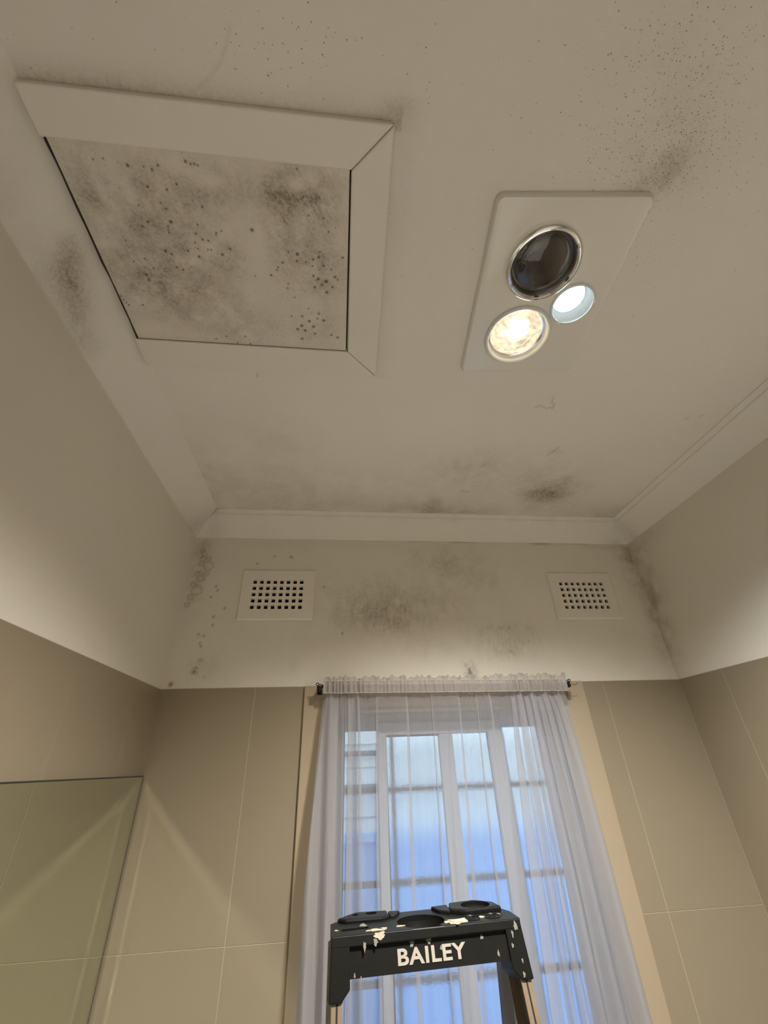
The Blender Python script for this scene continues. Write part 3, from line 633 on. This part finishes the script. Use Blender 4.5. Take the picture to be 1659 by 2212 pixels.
# ---------------------------------------------------------------- window
win = struct(empty('window_1', (0.362, YB, WZ0)), 'white framed sliding window with frosted panes behind the curtain')
WT = Matrix.Translation(-Vector(win.location))
def wk(o, par=None):
    o.parent = par or win
    if par is None: o.matrix_parent_inverse = WT
    return o
ya = YB - 0.013
for x0, x1 in ((-0.107, WX0 + .006), (WX1 - .006, 0.8304)): wk(MB().box(x0, x1, ya, YB + .002, 0.93, ZT).build('architrave', M['trim'], bevel=.003))
wk(MB().box(WX0 + .006, WX1 - .006, ya + .001, YB + .002, WZ1 - .006, ZT).build('architrave', M['trim'], bevel=.003))
wk(MB().box(-0.107, 0.8304, YB - .03, YB + .002, 0.93, WZ0 + .006).build('sill_board', M['trim'], bevel=.004))
for x0, x1 in ((WX0, WX0 + .018), (WX1 - .018, WX1)): wk(MB().box(x0, x1, YB, YB + .16, WZ0, WZ1).build('jamb', M['trim']))
wk(MB().box(WX0 + .018, WX1 - .018, YB, YB + .16, WZ1 - .02, WZ1).build('head', M['trim']))
wk(MB().box(WX0 + .018, WX1 - .018, YB, YB + .16, WZ0, WZ0 + .02).build('sill', M['trim']))
fx0, fx1, fz0, fz1 = WX0 + .018, WX1 - .018, WZ0 + .02, WZ1 - .02
yo = 1.560                                               # outer fixed frame
f_ = MB().box(fx0, 0.0225, yo, yo + .04, fz0, fz1).box(0.700, fx1, yo, yo + .04, fz0, fz1).box(0.0225, 0.700, yo, yo + .04, 1.975, fz1).box(0.0225, 0.700, yo, yo + .04, fz0, 1.10)
frame = wk(f_.build('fixed_frame', M['alu'], bevel=.002))
wk(MB().box(0.0225, 0.700, yo - .016, yo, 1.985, fz1).build('head_track', M['alu']))
wk(MB().box(0.557, 0.701, yo + .016, yo + .020, 1.099, 1.976).build('pane', M['frost']), frame)
wk(MB().box(0.530, 0.5575, yo + .006, yo + .034, 1.099, 1.976).build('mullion', M['alu']), frame)
wk(MB().box(0.0225, 0.150, yo + .030, yo + .0306, 1.099, 1.976).build('insect_screen', M['screen']), frame)
wk(MB().box(0.0225, 0.0255, yo - .001, yo + .012, 1.10, 1.975).build('dark_strip', M['dark_strip']), frame)  # dark line along the left edge of the opening
ys = 1.532                                               # sliding sash in front
s_ = MB().box(0.1305, 0.1600, ys, ys + .026, 1.07, 1.995).box(0.504, 0.5510, ys, ys + .026, 1.07, 1.995).box(0.1600, 0.504, ys, ys + .026, 1.9580, 1.995).box(0.1600, 0.504, ys, ys + .026, 1.07, 1.13)
sash = wk(s_.build('sliding_sash', M['alu'], bevel=.0025))
wk(MB().box(0.3335, 0.3800, ys + .001, ys + .025, 1.13, 1.958).build('mullion', M['alu'], bevel=.0025), sash)
wk(MB().box(0.160, 0.3335, ys + .011, ys + .015, 1.129, 1.959).build('pane', M['frost']), sash)
wk(MB().box(0.380, 0.504, ys + .011, ys + .015, 1.129, 1.959).build('pane', M['frost']), sash)
wk(MB().box(0.1600, 0.3335, ys + .004, ys + .012, 1.953, 1.958).build('dark_strip', M['dark_strip']), sash)  # dark strip painting the shadow under the sash's top rail

# ---------------------------------------------------------------- outside
grille = tag(empty('security_grille', (0.36, 1.66, 1.0)), 'dark horizontal security bars outside the window panes', 'grille')
GT = Matrix.Translation(-Vector(grille.location))
for z in (1.805, 1.570, 1.362, 1.15):
    o = MB().box(-0.06, 0.80, 1.645, 1.657, z - .008, z + .008).build('bar', M['bar'], grille); o.matrix_parent_inverse = GT
for x in (-0.055, 0.190, 0.592, 0.795):
    o = MB().box(x - .006, x + .006, 1.657, 1.667, 1.0, 2.05).build('upright', M['bar'], grille); o.matrix_parent_inverse = GT
fence = tag(empty('steel_fence', (0.4, 2.6, 0)), 'blue ribbed steel fence outside, seen low through the glass', 'fence')
FT = Matrix.Translation(-Vector(fence.location))
for k in range(4):
    x0 = -2.6 + 1.6*k; mb = MB(); n = 64
    pr = []
    for i in range(16):
        for a, b in ((0, 0), (.045, 0), (.055, .018), (.09, .018)): pr.append((x0 + i*.1 + a, 2.6 + b))
    pr.append((x0 + 1.6, 2.6)); nv = len(pr)
    mb.add([(a, b, -.2) for a, b in pr] + [(a, b, 1.56) for a, b in pr], [(i, i+1, nv + i + 1, nv + i) for i in range(nv - 1)])
    o = mb.build('sheet', M['fence'], fence); o.matrix_parent_inverse = FT
    o = MB().box(x0 - .03, x0 + .03, 2.62, 2.68, -.2, 1.58).build('post', M['fence'], fence); o.matrix_parent_inverse = FT
o = MB().box(-2.6, 3.8, 2.585, 2.635, 1.555, 1.59).build('top_rail', M['fence'], fence); o.matrix_parent_inverse = FT
house = tag(empty('neighbour_house', (0.4, 3.3, 0)), 'white weatherboard wall of the house beyond the fence', 'house')
NT = Matrix.Translation(-Vector(house.location))
for k in range(22):
    z = 0.25 + 0.135*k
    o = MB().hexa([(-2.8, 3.268, z), (4.2, 3.268, z), (4.2, 3.3, z), (-2.8, 3.3, z)], [(-2.8, 3.284, z + .138), (4.2, 3.284, z + .138), (4.2, 3.3, z + .138), (-2.8, 3.3, z + .138)]).build('weatherboard', M['board'], house)
    o.matrix_parent_inverse = NT
o = MB().box(-2.8, 4.2, 3.3, 3.5, -.2, 3.3).build('wall_core', M['board'], house); o.matrix_parent_inverse = NT
for z0, z1 in ((1.93, 1.965), (1.74, 1.775)):
    o = MB().tube([(-2.8, 3.235, (z0 + z1)/2), (4.2, 3.235, (z0 + z1)/2)], .017, 10).build('pipe', M['bar'], house); o.matrix_parent_inverse = NT
struct(MB().box(-4, 5, YB + .16, 3.5, -.3, -.2).build('ground_outside', M['soil']), 'concrete strip outside')

# ---------------------------------------------------------------- curtain rod and curtain
yc = 1.400
rod = tag(empty('curtain_rod', (0.34, yc, 2.088)), 'thin black curtain rod on small iron brackets above the window', 'curtain rod')
RT = Matrix.Translation(-Vector(rod.location))
def rk(o, par=None):
    o.parent = par or rod
    if par is None: o.matrix_parent_inverse = RT
    return o
rk(MB().tube([(-0.052, yc, 2.0905), (0.755, yc, 2.0830)], .0055, 12).build('rod', M['iron']))
for x, z, s in ((-0.0585, 2.086, -1), (0.752, 2.084, 1)):
    b_ = rk(MB().box(x - .0065, x + .0065, yc - .007, yc + .008, z - .0105, z + .007).build('bracket', M['iron'], bevel=.002))
    rk(MB().box(x - .004, x + .004, yc + .008, YB - .012, z - .004, z + .004).build('arm', M['iron']), b_)
    rk(MB().box(x - .008, x + .008, YB - .017, YB - .0125, z - .014, z + .010).build('wall_plate', M['iron'], bevel=.001), b_)
    rk(MB().lathe([(0.0020, -.0045), (0.0042, -.002), (0.0042, .002), (0.0020, .0045)], (x, yc - .0085, z - .002), n=14).build('screw', M['iron']), b_)
    pts = [(x + s*.006 + .0042*math.cos(a), yc - .004, z + .0105 + .0036*math.sin(a)) for a in [2*math.pi*k/14 for k in range(15)]]
    rk(MB().tube(pts, .0014, 6).build('eyelet', M['iron']), b_)
    rk(MB().tube([(x - s*.009, yc - .004, z + .009), (x + s*.003, yc - .004, z + .0115)], .0014, 6).build('hook', M['iron']), b_)
rk(MB().tube([(0.758, yc - .002, 2.083), (0.780, yc, 2.081), (0.788, yc + .002, 2.088)], .0008, 5).build('wire', M['iron']))
rk(MB().tube([(0.765, YB - .016, 2.065), (0.757, YB - .018, 2.045), (0.742, YB - .02, 2.030)], .0007, 5).build('wire', M['iron']))

# folds: (x at the rod, width there, x low down, width there); each fold is a doubled-back S of the sheet
FOLDS = [(-0.038, .014, -0.074, .026), (-0.023, .013, -0.046, .026), (-0.009, .012, -0.019, .022), (0.004, .011, 0.004, .016),
         (0.031, .020, 0.033, .027), (0.060, .004, 0.064, .006), (0.118, .003, 0.108, .004), (0.212, .0035, 0.199, .006), (0.292, .002, 0.277, .003),
         (0.383, .002, 0.352, .003), (0.437, .0025, 0.414, .004), (0.480, .002, 0.462, .003), (0.552, .016, 0.508, .026), (0.577, .014, 0.545, .024),
         (0.597, .016, 0.577, .026), (0.619, .016, 0.609, .030), (0.640, .014, 0.645, .026), (0.659, .015, 0.676, .024), (0.679, .016, 0.704, .022), (0.700, .016, 0.728, .016)]
XS0, XS1, XB0, XB1 = -0.042, 0.741, -0.078, 0.752
ZTOP, ZBOT = 2.104, 0.95
random.seed(11); PH = [random.random()*6.28 for _ in range(60)]
def curtain_row(z):
    t = min(1.35, max(0.0, (2.07 - z)/0.70)); e = min(1, t*1.6)**0.8*0.55 + t*0.45
    g = max(0.0, 1 - (2.118 - z)/0.11)                   # gathering fades below the rod pocket
    L = lambda a, b: a + (b - a)*e
    pts = []; x = L(XS0, XB0); y = 0.0; sgn = -1; dl = 0.0020 + 0.004*min(1, t*1.5)
    for i, (a, w, b, v) in enumerate(FOLDS + [None]*0):
        xa = L(a, b) + 0.0015*math.sin(z*9 + PH[i]); wa = L(w, v)
        n1 = 10
        for k in range(n1): pts.append((x + (xa + wa - x)*k/n1, y))
        r = dl/2
        for k in range(5): an = -math.pi/2 + math.pi*k/4; pts.append((xa + wa + r*.8*math.cos(an), y + sgn*(r + r*math.sin(an))))
        for k in range(1, 8): pts.append((xa + wa - wa*k/8, y + sgn*dl))
        for k in range(5): an = -math.pi/2 + math.pi*k/4; pts.append((xa - r*.8*math.cos(an), y + sgn*(dl + r + r*math.sin(an))))
        x = xa; y = y + sgn*2*dl; sgn = -sgn
    xe = L(XS1, XB1)
    for k in range(0, 13): pts.append((x + (xe - x)*k/12, y))
    out = []
    for j, (px, py) in enumerate(pts):
        edge = 1.0 if (px < 0.07 or px > 0.54) else 0.35
        ww = 0.0045*g*math.sin(px*520 + 2*math.sin(px*60)) + (0.004 + 0.009*min(1, t))*edge*math.sin(px*125 + 1.3*math.sin(px*21) + z*0.8)
        out.append((px + 0.0015*g*math.sin(px*310 + 1), yc + py + ww - 0.010*t + 0.011*min(1, max(0, (z - 2.03)/.035)), z))
    return out
zs = [2.104, 2.100, 2.094, 2.086, 2.078, 2.071, 2.066, 2.060, 2.050, 2.035] + [2.035 - 0.032*k for k in range(1, 35)]
rows = [curtain_row(z) for z in zs]
def tilt(r):                                             # rod drops a little towards the right
    return [(x, y, z - (x - 0.34)*0.009*max(0, min(1, (z - 1.6)/.4))) for x, y, z in r]
rows = [tilt(r) for r in rows]; nc = len(rows[0])
mb = MB(); mb.add([p_ for r in rows for p_ in r], [(i*nc + k, i*nc + k + 1, (i+1)*nc + k + 1, (i+1)*nc + k) for i in range(len(rows)-1) for k in range(nc-1)])
curtain = tag(empty('sheer_curtain', (0.34, yc, 0.95)), 'sheer white gathered net curtain hanging across the window', 'curtain')
CT = Matrix.Translation(-Vector(curtain.location))
def ck(o): o.parent = curtain; o.matrix_parent_inverse = CT; return o
mb.smooth = True; ck(mb.build('drape', M['sheer'], fix=False))
# gathered pocket around the rod and frilled heading above it
def band(name, z0, z1, nz, amp, mat, top=False, bulge=0.0):
    n = 700; mb = MB(); vs = []
    for j in range(nz + 1):
        f = j/nz; z = z0 + (z1 - z0)*f
        for i in range(n + 1):
            x = XS0 - .004 + (XS1 - XS0 + .008)*i/n
            dense = 1.0 if (x < 0.08 or x > 0.55) else 0.55
            a = math.sin(x*430 + 2.2*math.sin(x*37) + 1.4*math.sin(x*91)); a2 = math.sin(x*190 + 3*math.sin(x*23))
            y = yc - 0.0075 - bulge*math.sin(math.pi*f) + amp*dense*(a*.8 + a2*.6)*(1.5*f if top else 1)
            zz = z - (x - .34)*.009
            if top: zz += f*(0.0035*math.sin(x*260 + 2*math.sin(x*50)) + 0.0025*math.sin(x*77) + (0.004 if x > .5 else 0)) ; y += f*.006*math.sin(x*140 + 1.0)
            vs.append((x, y, zz))
    m_ = n + 1
    mb.add(vs, [(j*m_ + i, j*m_ + i + 1, (j+1)*m_ + i + 1, (j+1)*m_ + i) for j in range(nz) for i in range(n)])
    mb.smooth = True; return ck(mb.build(name, mat, fix=False))
band('rod_pocket', 2.066, 2.1015, 8, 0.0042, M['pocket'], bulge=.004)
band('frill', 2.1015, 2.1135, 5, 0.0032, M['pocket'], top=True)
for z in (2.0665, 2.1010):
    pts = []
    for i in range(300):
        x = XS0 + (XS1 - XS0)*i/299
        pts.append((x, yc - .0105 + .0012*math.sin(x*430), z - (x - .34)*.009 + .0006*math.sin(x*300)))
    ck(MB().tube(pts, .0006, 5).build('stitch_line', M['stitch']))

# ---------------------------------------------------------------- mirror
mir = tag(empty('wall_mirror', (XL, 1.0, 0.95)), 'large frameless mirror on the left tiled wall beside the corner', 'mirror')
MT = Matrix.Translation(-Vector(mir.location))
xm, y0, y1, z0, z1, bw = XL + 0.0095, 0.10, 1.4490, 0.95, 1.869, 0.026
def quadmesh(vs, fs, name, mat, par=mir):
    mb = MB(); mb.add(vs, fs); o = mb.build(name, mat, par); o.matrix_parent_inverse = MT; return o
xe = xm + 0.0014
I = [(xm, y0 + bw, z0 + bw), (xm, y1 - bw, z0 + bw), (xm, y1 - bw, z1 - bw), (xm, y0 + bw, z1 - bw)]
O = [(xe, y0, z0), (xe, y1, z0), (xe, y1, z1), (xe, y0, z1)]
Bk = [(XL + .0042, a[1], a[2]) for a in O]
face = quadmesh(I, [(0, 1, 2, 3)], 'mirror_face', M['mirror'])
quadmesh(I + O, [(0, 4, 5, 1), (1, 5, 6, 2), (2, 6, 7, 3), (3, 7, 4, 0)], 'bevel', M['mirror'])
e_ = 0.0030
O2 = [(xe, y0 - e_, z0 - e_), (xe, y1 + e_, z0 - e_), (xe, y1 + e_, z1 + e_), (xe, y0 - e_, z1 + e_)]
Bk = [(XL + .0042, a[1], a[2]) for a in O2]
quadmesh(O + O2, [(0, 4, 5, 1), (1, 5, 6, 2), (2, 6, 7, 3), (3, 7, 4, 0)], 'worn_rim', M['mirror_edge'])
O = O2
quadmesh(O + Bk, [(0, 1, 5, 4), (1, 2, 6, 5), (2, 3, 7, 6), (3, 0, 4, 7), (4, 5, 6, 7)], 'edge', M['mirror_edge'])

# ---------------------------------------------------------------- step ladder
lx, ly, lz, lyaw, ltilt = 0.1778, 1.0491, 1.6154, 0.0664, 0.2297
lad = tag(empty('step_ladder', (lx, ly, 0.0), lyaw), 'paint-splattered step ladder with black top cap lettered BAILEY', 'ladder')
st_, ct_ = math.sin(ltilt), math.cos(ltilt)
def F(x, d, n=0.0):          # point on the sloping front face: d down the slope, n inwards
    return (x, -d*st_ + n*ct_, lz - d*ct_ - n*st_)
def slab(poly, n0, n1):      # prism on the front face, poly of (x, d)
    mb = MB(); k = len(poly)
    mb.add([F(x, d, n0) for x, d in poly] + [F(x, d, n1) for x, d in poly], [tuple(range(k)), tuple(range(k, 2*k))[::-1]] + [(i, i + k, (i+1) % k + k, (i+1) % k) for i in range(k)])
    return mb
W2 = 0.180
# top plate with bowl, slot and pockets
out = [(-W2, 0), (-.030, 0), (-.022, .008), (.022, .008), (.030, 0), (W2, 0), (W2, .046), (.165, .085), (.128, .112), (-.062, .106), (-.128, .112), (-.178, .072)]
cap = MB().prism([(x, y) for x, y in out], lz - .016, lz).build('top_cap', M['black'])
def cyl(x, y, r, z0, z1, sx=1.0, n=36):
    o = MB().lathe([(0.0001, z0), (r, z0), (r, z1), (0.0001, z1)], (0, 0, 0), n=n)
    o.v = [(x + a*sx, y + b, c) for a, b, c in o.v]; return o.build('cutter', None, smooth=False)
slot = MB().prism([(-.162, .030), (-.158, .0225), (-.113, .026), (-.107, .032), (-.113, .038), (-.158, .036)], lz - .012, lz + .05).build('cutter', None)
cut(cap, [cyl(-.006, .040, .040, lz - .03, lz + .02, 1.16), slot])
capb = cap.modifiers.new('edge', 'BEVEL'); capb.width = .0022; capb.segments = 2; capb.limit_method = 'ANGLE'; capb.angle_limit = math.radians(50)
cap.parent = lad; cap['label'] = 'black moulded plastic cap'
def lp(o, par=None): o.parent = par or lad; return o
bw_ = MB().lathe([(0.0402, 0.012), (0.038, -.010), (0.029, -.022), (0.0002, -.024)], (0, 0, lz - .014), n=36)
bw_.v = [(-.006 + a*1.15, .0405 + b, c) for a, b, c in bw_.v]; lp(bw_.build('bowl', M['black']), cap)
# raised blocks at the back
blk = MB().prism([(.062, .062), (.086, .046), (.165, .050), (.160, .084), (.126, .110), (.070, .104)], lz - .002, lz + .0085).build('raised_block', M['black'], bevel=.003)
b2 = cut(blk, [cyl(.118, .074, .026, lz + .002, lz + .05, 1.15)]); lp(b2, cap)
lp(MB().prism([(.040, .072), (.060, .056), (.066, .104), (.030, .100)], lz - .002, lz + .006).build('raised_block', M['black'], bevel=.002), cap)
blk = MB().prism([(-.150, .066), (-.080, .062), (-.062, .070), (-.062, .104), (-.126, .110), (-.165, .078)], lz - .002, lz + .006).build('raised_block', M['black'], bevel=.003)
lp(cut(blk, [cyl(-.128, .090, .006, lz + .001, lz + .05), cyl(-.096, .092, .009, lz + .001, lz + .05, 1.3)]), cap)
lp(MB().prism([(-.061, .072), (-.050, .072), (-.036, .098), (-.060, .101)], lz - .002, lz + .005).build('raised_block', M['black'], bevel=.002), cap)
for x in (.092, .134):
    lp(MB().lathe([(.0165, 0), (.0165, .0012), (.0140, .0018), (.0130, .0004)], (x, .026, lz), n=28).build('moulded_ring', M['black']), cap)
    lp(MB().lathe([(.0085, 0), (.0085, .001), (.0065, .0016), (.006, .0003)], (x, .026, lz), n=20).build('moulded_ring', M['black']), cap)
# front: lip, recessed name panel, side brackets
lp(slab([(-W2, 0), (W2, 0), (W2, .0135), (-W2, .0150)], 0, .0045).build('front_lip', M['black'], bevel=.0015), cap)
lp(slab([(-.152, .010), (.152, .010), (.152, .0537), (-.152, .0537)], .006, .012).build('name_panel', M['black']), cap)
for s in (-1, 1):
    poly = [(s*W2, .004), (s*.1835, .079), (s*.162, .079), (s*.1475, .0655), (s*.1475, .010)]
    lp(slab(poly if s < 0 else poly[::-1], .0005, .062).build('side_bracket', M['black'], bevel=.002), cap)
# lettering
cu = bpy.data.curves.new('lettering', 'FONT'); cu.body = 'BAILEY'; cu.size = 1; cu.extrude = 0.02; cu.offset = 0.028; cu.space_character = 1.10
to = bpy.data.objects.new('tmp_text', cu); COL.objects.link(to); bpy.context.view_layer.update()
me = bpy.data.meshes.new_from_object(to.evaluated_get(bpy.context.evaluated_depsgraph_get())); bpy.data.objects.remove(to)
co = np.array([v.co[:] for v in me.vertices]); mn, mx_ = co.min(0), co.max(0)
for v in me.vertices:
    a = (v.co.x - mn[0])/(mx_[0] - mn[0]); b = (v.co.y - mn[1])/(mx_[1] - mn[1]); c = (v.co.z - mn[2])/(mx_[2] - mn[2])
    v.co = F(-.0615 + .128*a, .0447 - .0212*b, .0060 - .0010*c)
me.materials.append(M['letter']); o = bpy.data.objects.new('lettering', me); COL.objects.link(o); lp(o, cap); o['label'] = 'pale raised letters BAILEY'
# dried paint
def blob_poly(cx, cy, rx, ry, seed, n=18, spiky=.35):
    rg = random.Random(seed); ph = [rg.random()*6.28 for _ in range(4)]
    return [(cx + rx*(1 + spiky*(.5*math.sin(3*a + ph[0]) + .4*math.sin(5*a + ph[1]) + .35*math.sin(8*a + ph[2])))*math.cos(a),
             cy + ry*(1 + spiky*(.5*math.sin(3*a + ph[0]) + .4*math.sin(5*a + ph[1]) + .35*math.sin(8*a + ph[2])))*math.sin(a)) for a in [2*math.pi*k/n for k in range(n)]]
for k, (x, y, rx, ry, mt) in enumerate([(.058, .012, .018, .012, 'splat'), (.040, .016, .006, .005, 'splat'), (-.098, .012, .016, .006, 'splat'), (-.084, .016, .008, .004, 'splat'), (-.050, .020, .008, .003, 'splat'),
                                        (.113, .026, .007, .005, 'splat'), (.075, .016, .007, .002, 'splat'), (-.118, .045, .006, .008, 'splat_grey'), (.150, .034, .004, .003, 'splat_grey'), (-.170, .030, .003, .002, 'splat')]):
    lp(MB().prism(blob_poly(x, y, rx, ry, k + 3), lz + .0002, lz + .0011).build('paint_splat', M[mt]), cap)
lp(MB().prism([(.042, .024), (.060, .022), (.078, .026), (.077, .004), (.066, .003), (.052, .012)], lz + .0006, lz + .0020).build('paint_splat', M['splat']), cap)
for k, (x, d, rx, rd, n0, mt) in enumerate([(-.121, .016, .0025, .006, 0, 'splat_grey'), (-.101, .012, .0035, .005, 0, 'splat_grey'), (-.093, .004, .010, .005, 0, 'splat'), (.168, .010, .0035, .006, 0, 'splat_grey'), (.159, .020, .0018, .005, 0, 'splat_grey'),
                                            (.166, .072, .0022, .0035, 0, 'splat_grey'), (.127, .043, .002, .004, .006, 'splat_grey'), (-.034, .018, .004, .005, .006, 'splat_grey'), (-.002, .016, .005, .005, .006, 'splat_grey'), (.100, .020, .003, .003, .006, 'splat_grey'),
                                            (.168, .055, .0015, .003, 0, 'splat_grey'), (.155, .035, .002, .003, 0, 'splat_grey'), (-.139, .050, .0015, .003, .006, 'splat_grey'), (-.128, .054, .001, .003, .006, 'splat_grey'), (.020, .028, .002, .003, .006, 'splat_grey')]):
    lp(slab(blob_poly(x, d, rx, rd, k + 40), n0 - .0008, n0 + .0004).build('paint_splat', M[mt]), cap)
lp(MB().lathe([(.010, 0), (.012, .004), (.006, .007), (.0003, .008)], (-.006, .048, lz - .034), n=16).build('paint_splat', M['splat_grey']), cap)
# rails, steps, back legs
LEN = lz/ct_
def rail_pt(s, d, dx, n): return F(s*(.1710 + .022*(d - .08)/1.0) + dx*s, d, n)
for s in (-1, 1):
    def bar(dx0, dx1, n0, n1, d0, d1):
        mb = MB(); a = [rail_pt(s, d0, dx0, n0), rail_pt(s, d0, dx1, n0), rail_pt(s, d0, dx1, n1), rail_pt(s, d0, dx0, n1)]
        b = [rail_pt(s, d1, dx0, n0), rail_pt(s, d1, dx1, n0), rail_pt(s, d1, dx1, n1), rail_pt(s, d1, dx0, n1)]
        return mb.hexa(b, a)
    web = lp(bar(.005, .0085, .006, .070, .03, LEN).build('front_rail', M['rail_web']))
    lp(bar(-.0115, .0085, .004, .008, .03, LEN).build('flange', M['rail'], bevel=.001), web)
    lp(bar(-.0030, .0000, .0036, .0045, .03, LEN).build('groove', M['void']), web)
    lp(bar(-.0115, .005, .066, .070, .03, LEN).build('flange', M['rail']), web)
    lp(bar(-.013, .010, .000, .075, LEN - .045, LEN).build('foot', M['black']), web)
    mb = MB(); x0 = s*.170
    y0_, y1_ = .074, .250
    mb.hexa([(x0 - .010, y1_, 0), (x0 + .010, y1_, 0), (x0 + .010, y1_ + .03, 0), (x0 - .010, y1_ + .03, 0)], [(x0 - .010, y0_, lz - .03), (x0 + .010, y0_, lz - .03), (x0 + .010, y0_ + .025, lz - .03), (x0 - .010, y0_ + .025, lz - .03)])
    lp(mb.build('back_leg', M['rail_web']))
for k in range(5):
    d = .33 + .29*k; hw_ = .172 + .022*(d - .08); x, y, z = F(0, d, .0)
    lp(MB().box(-hw_, hw_, y + .006, y + .085, z - .03, z).build('step', M['step'], bevel=.002))
for z in (1.1, .45):
    y = .078 + (.172)*(1 - z/lz)
    lp(MB().box(-.150, .150, y + .006, y + .018, z, z + .025).build('brace', M['rail_web']))
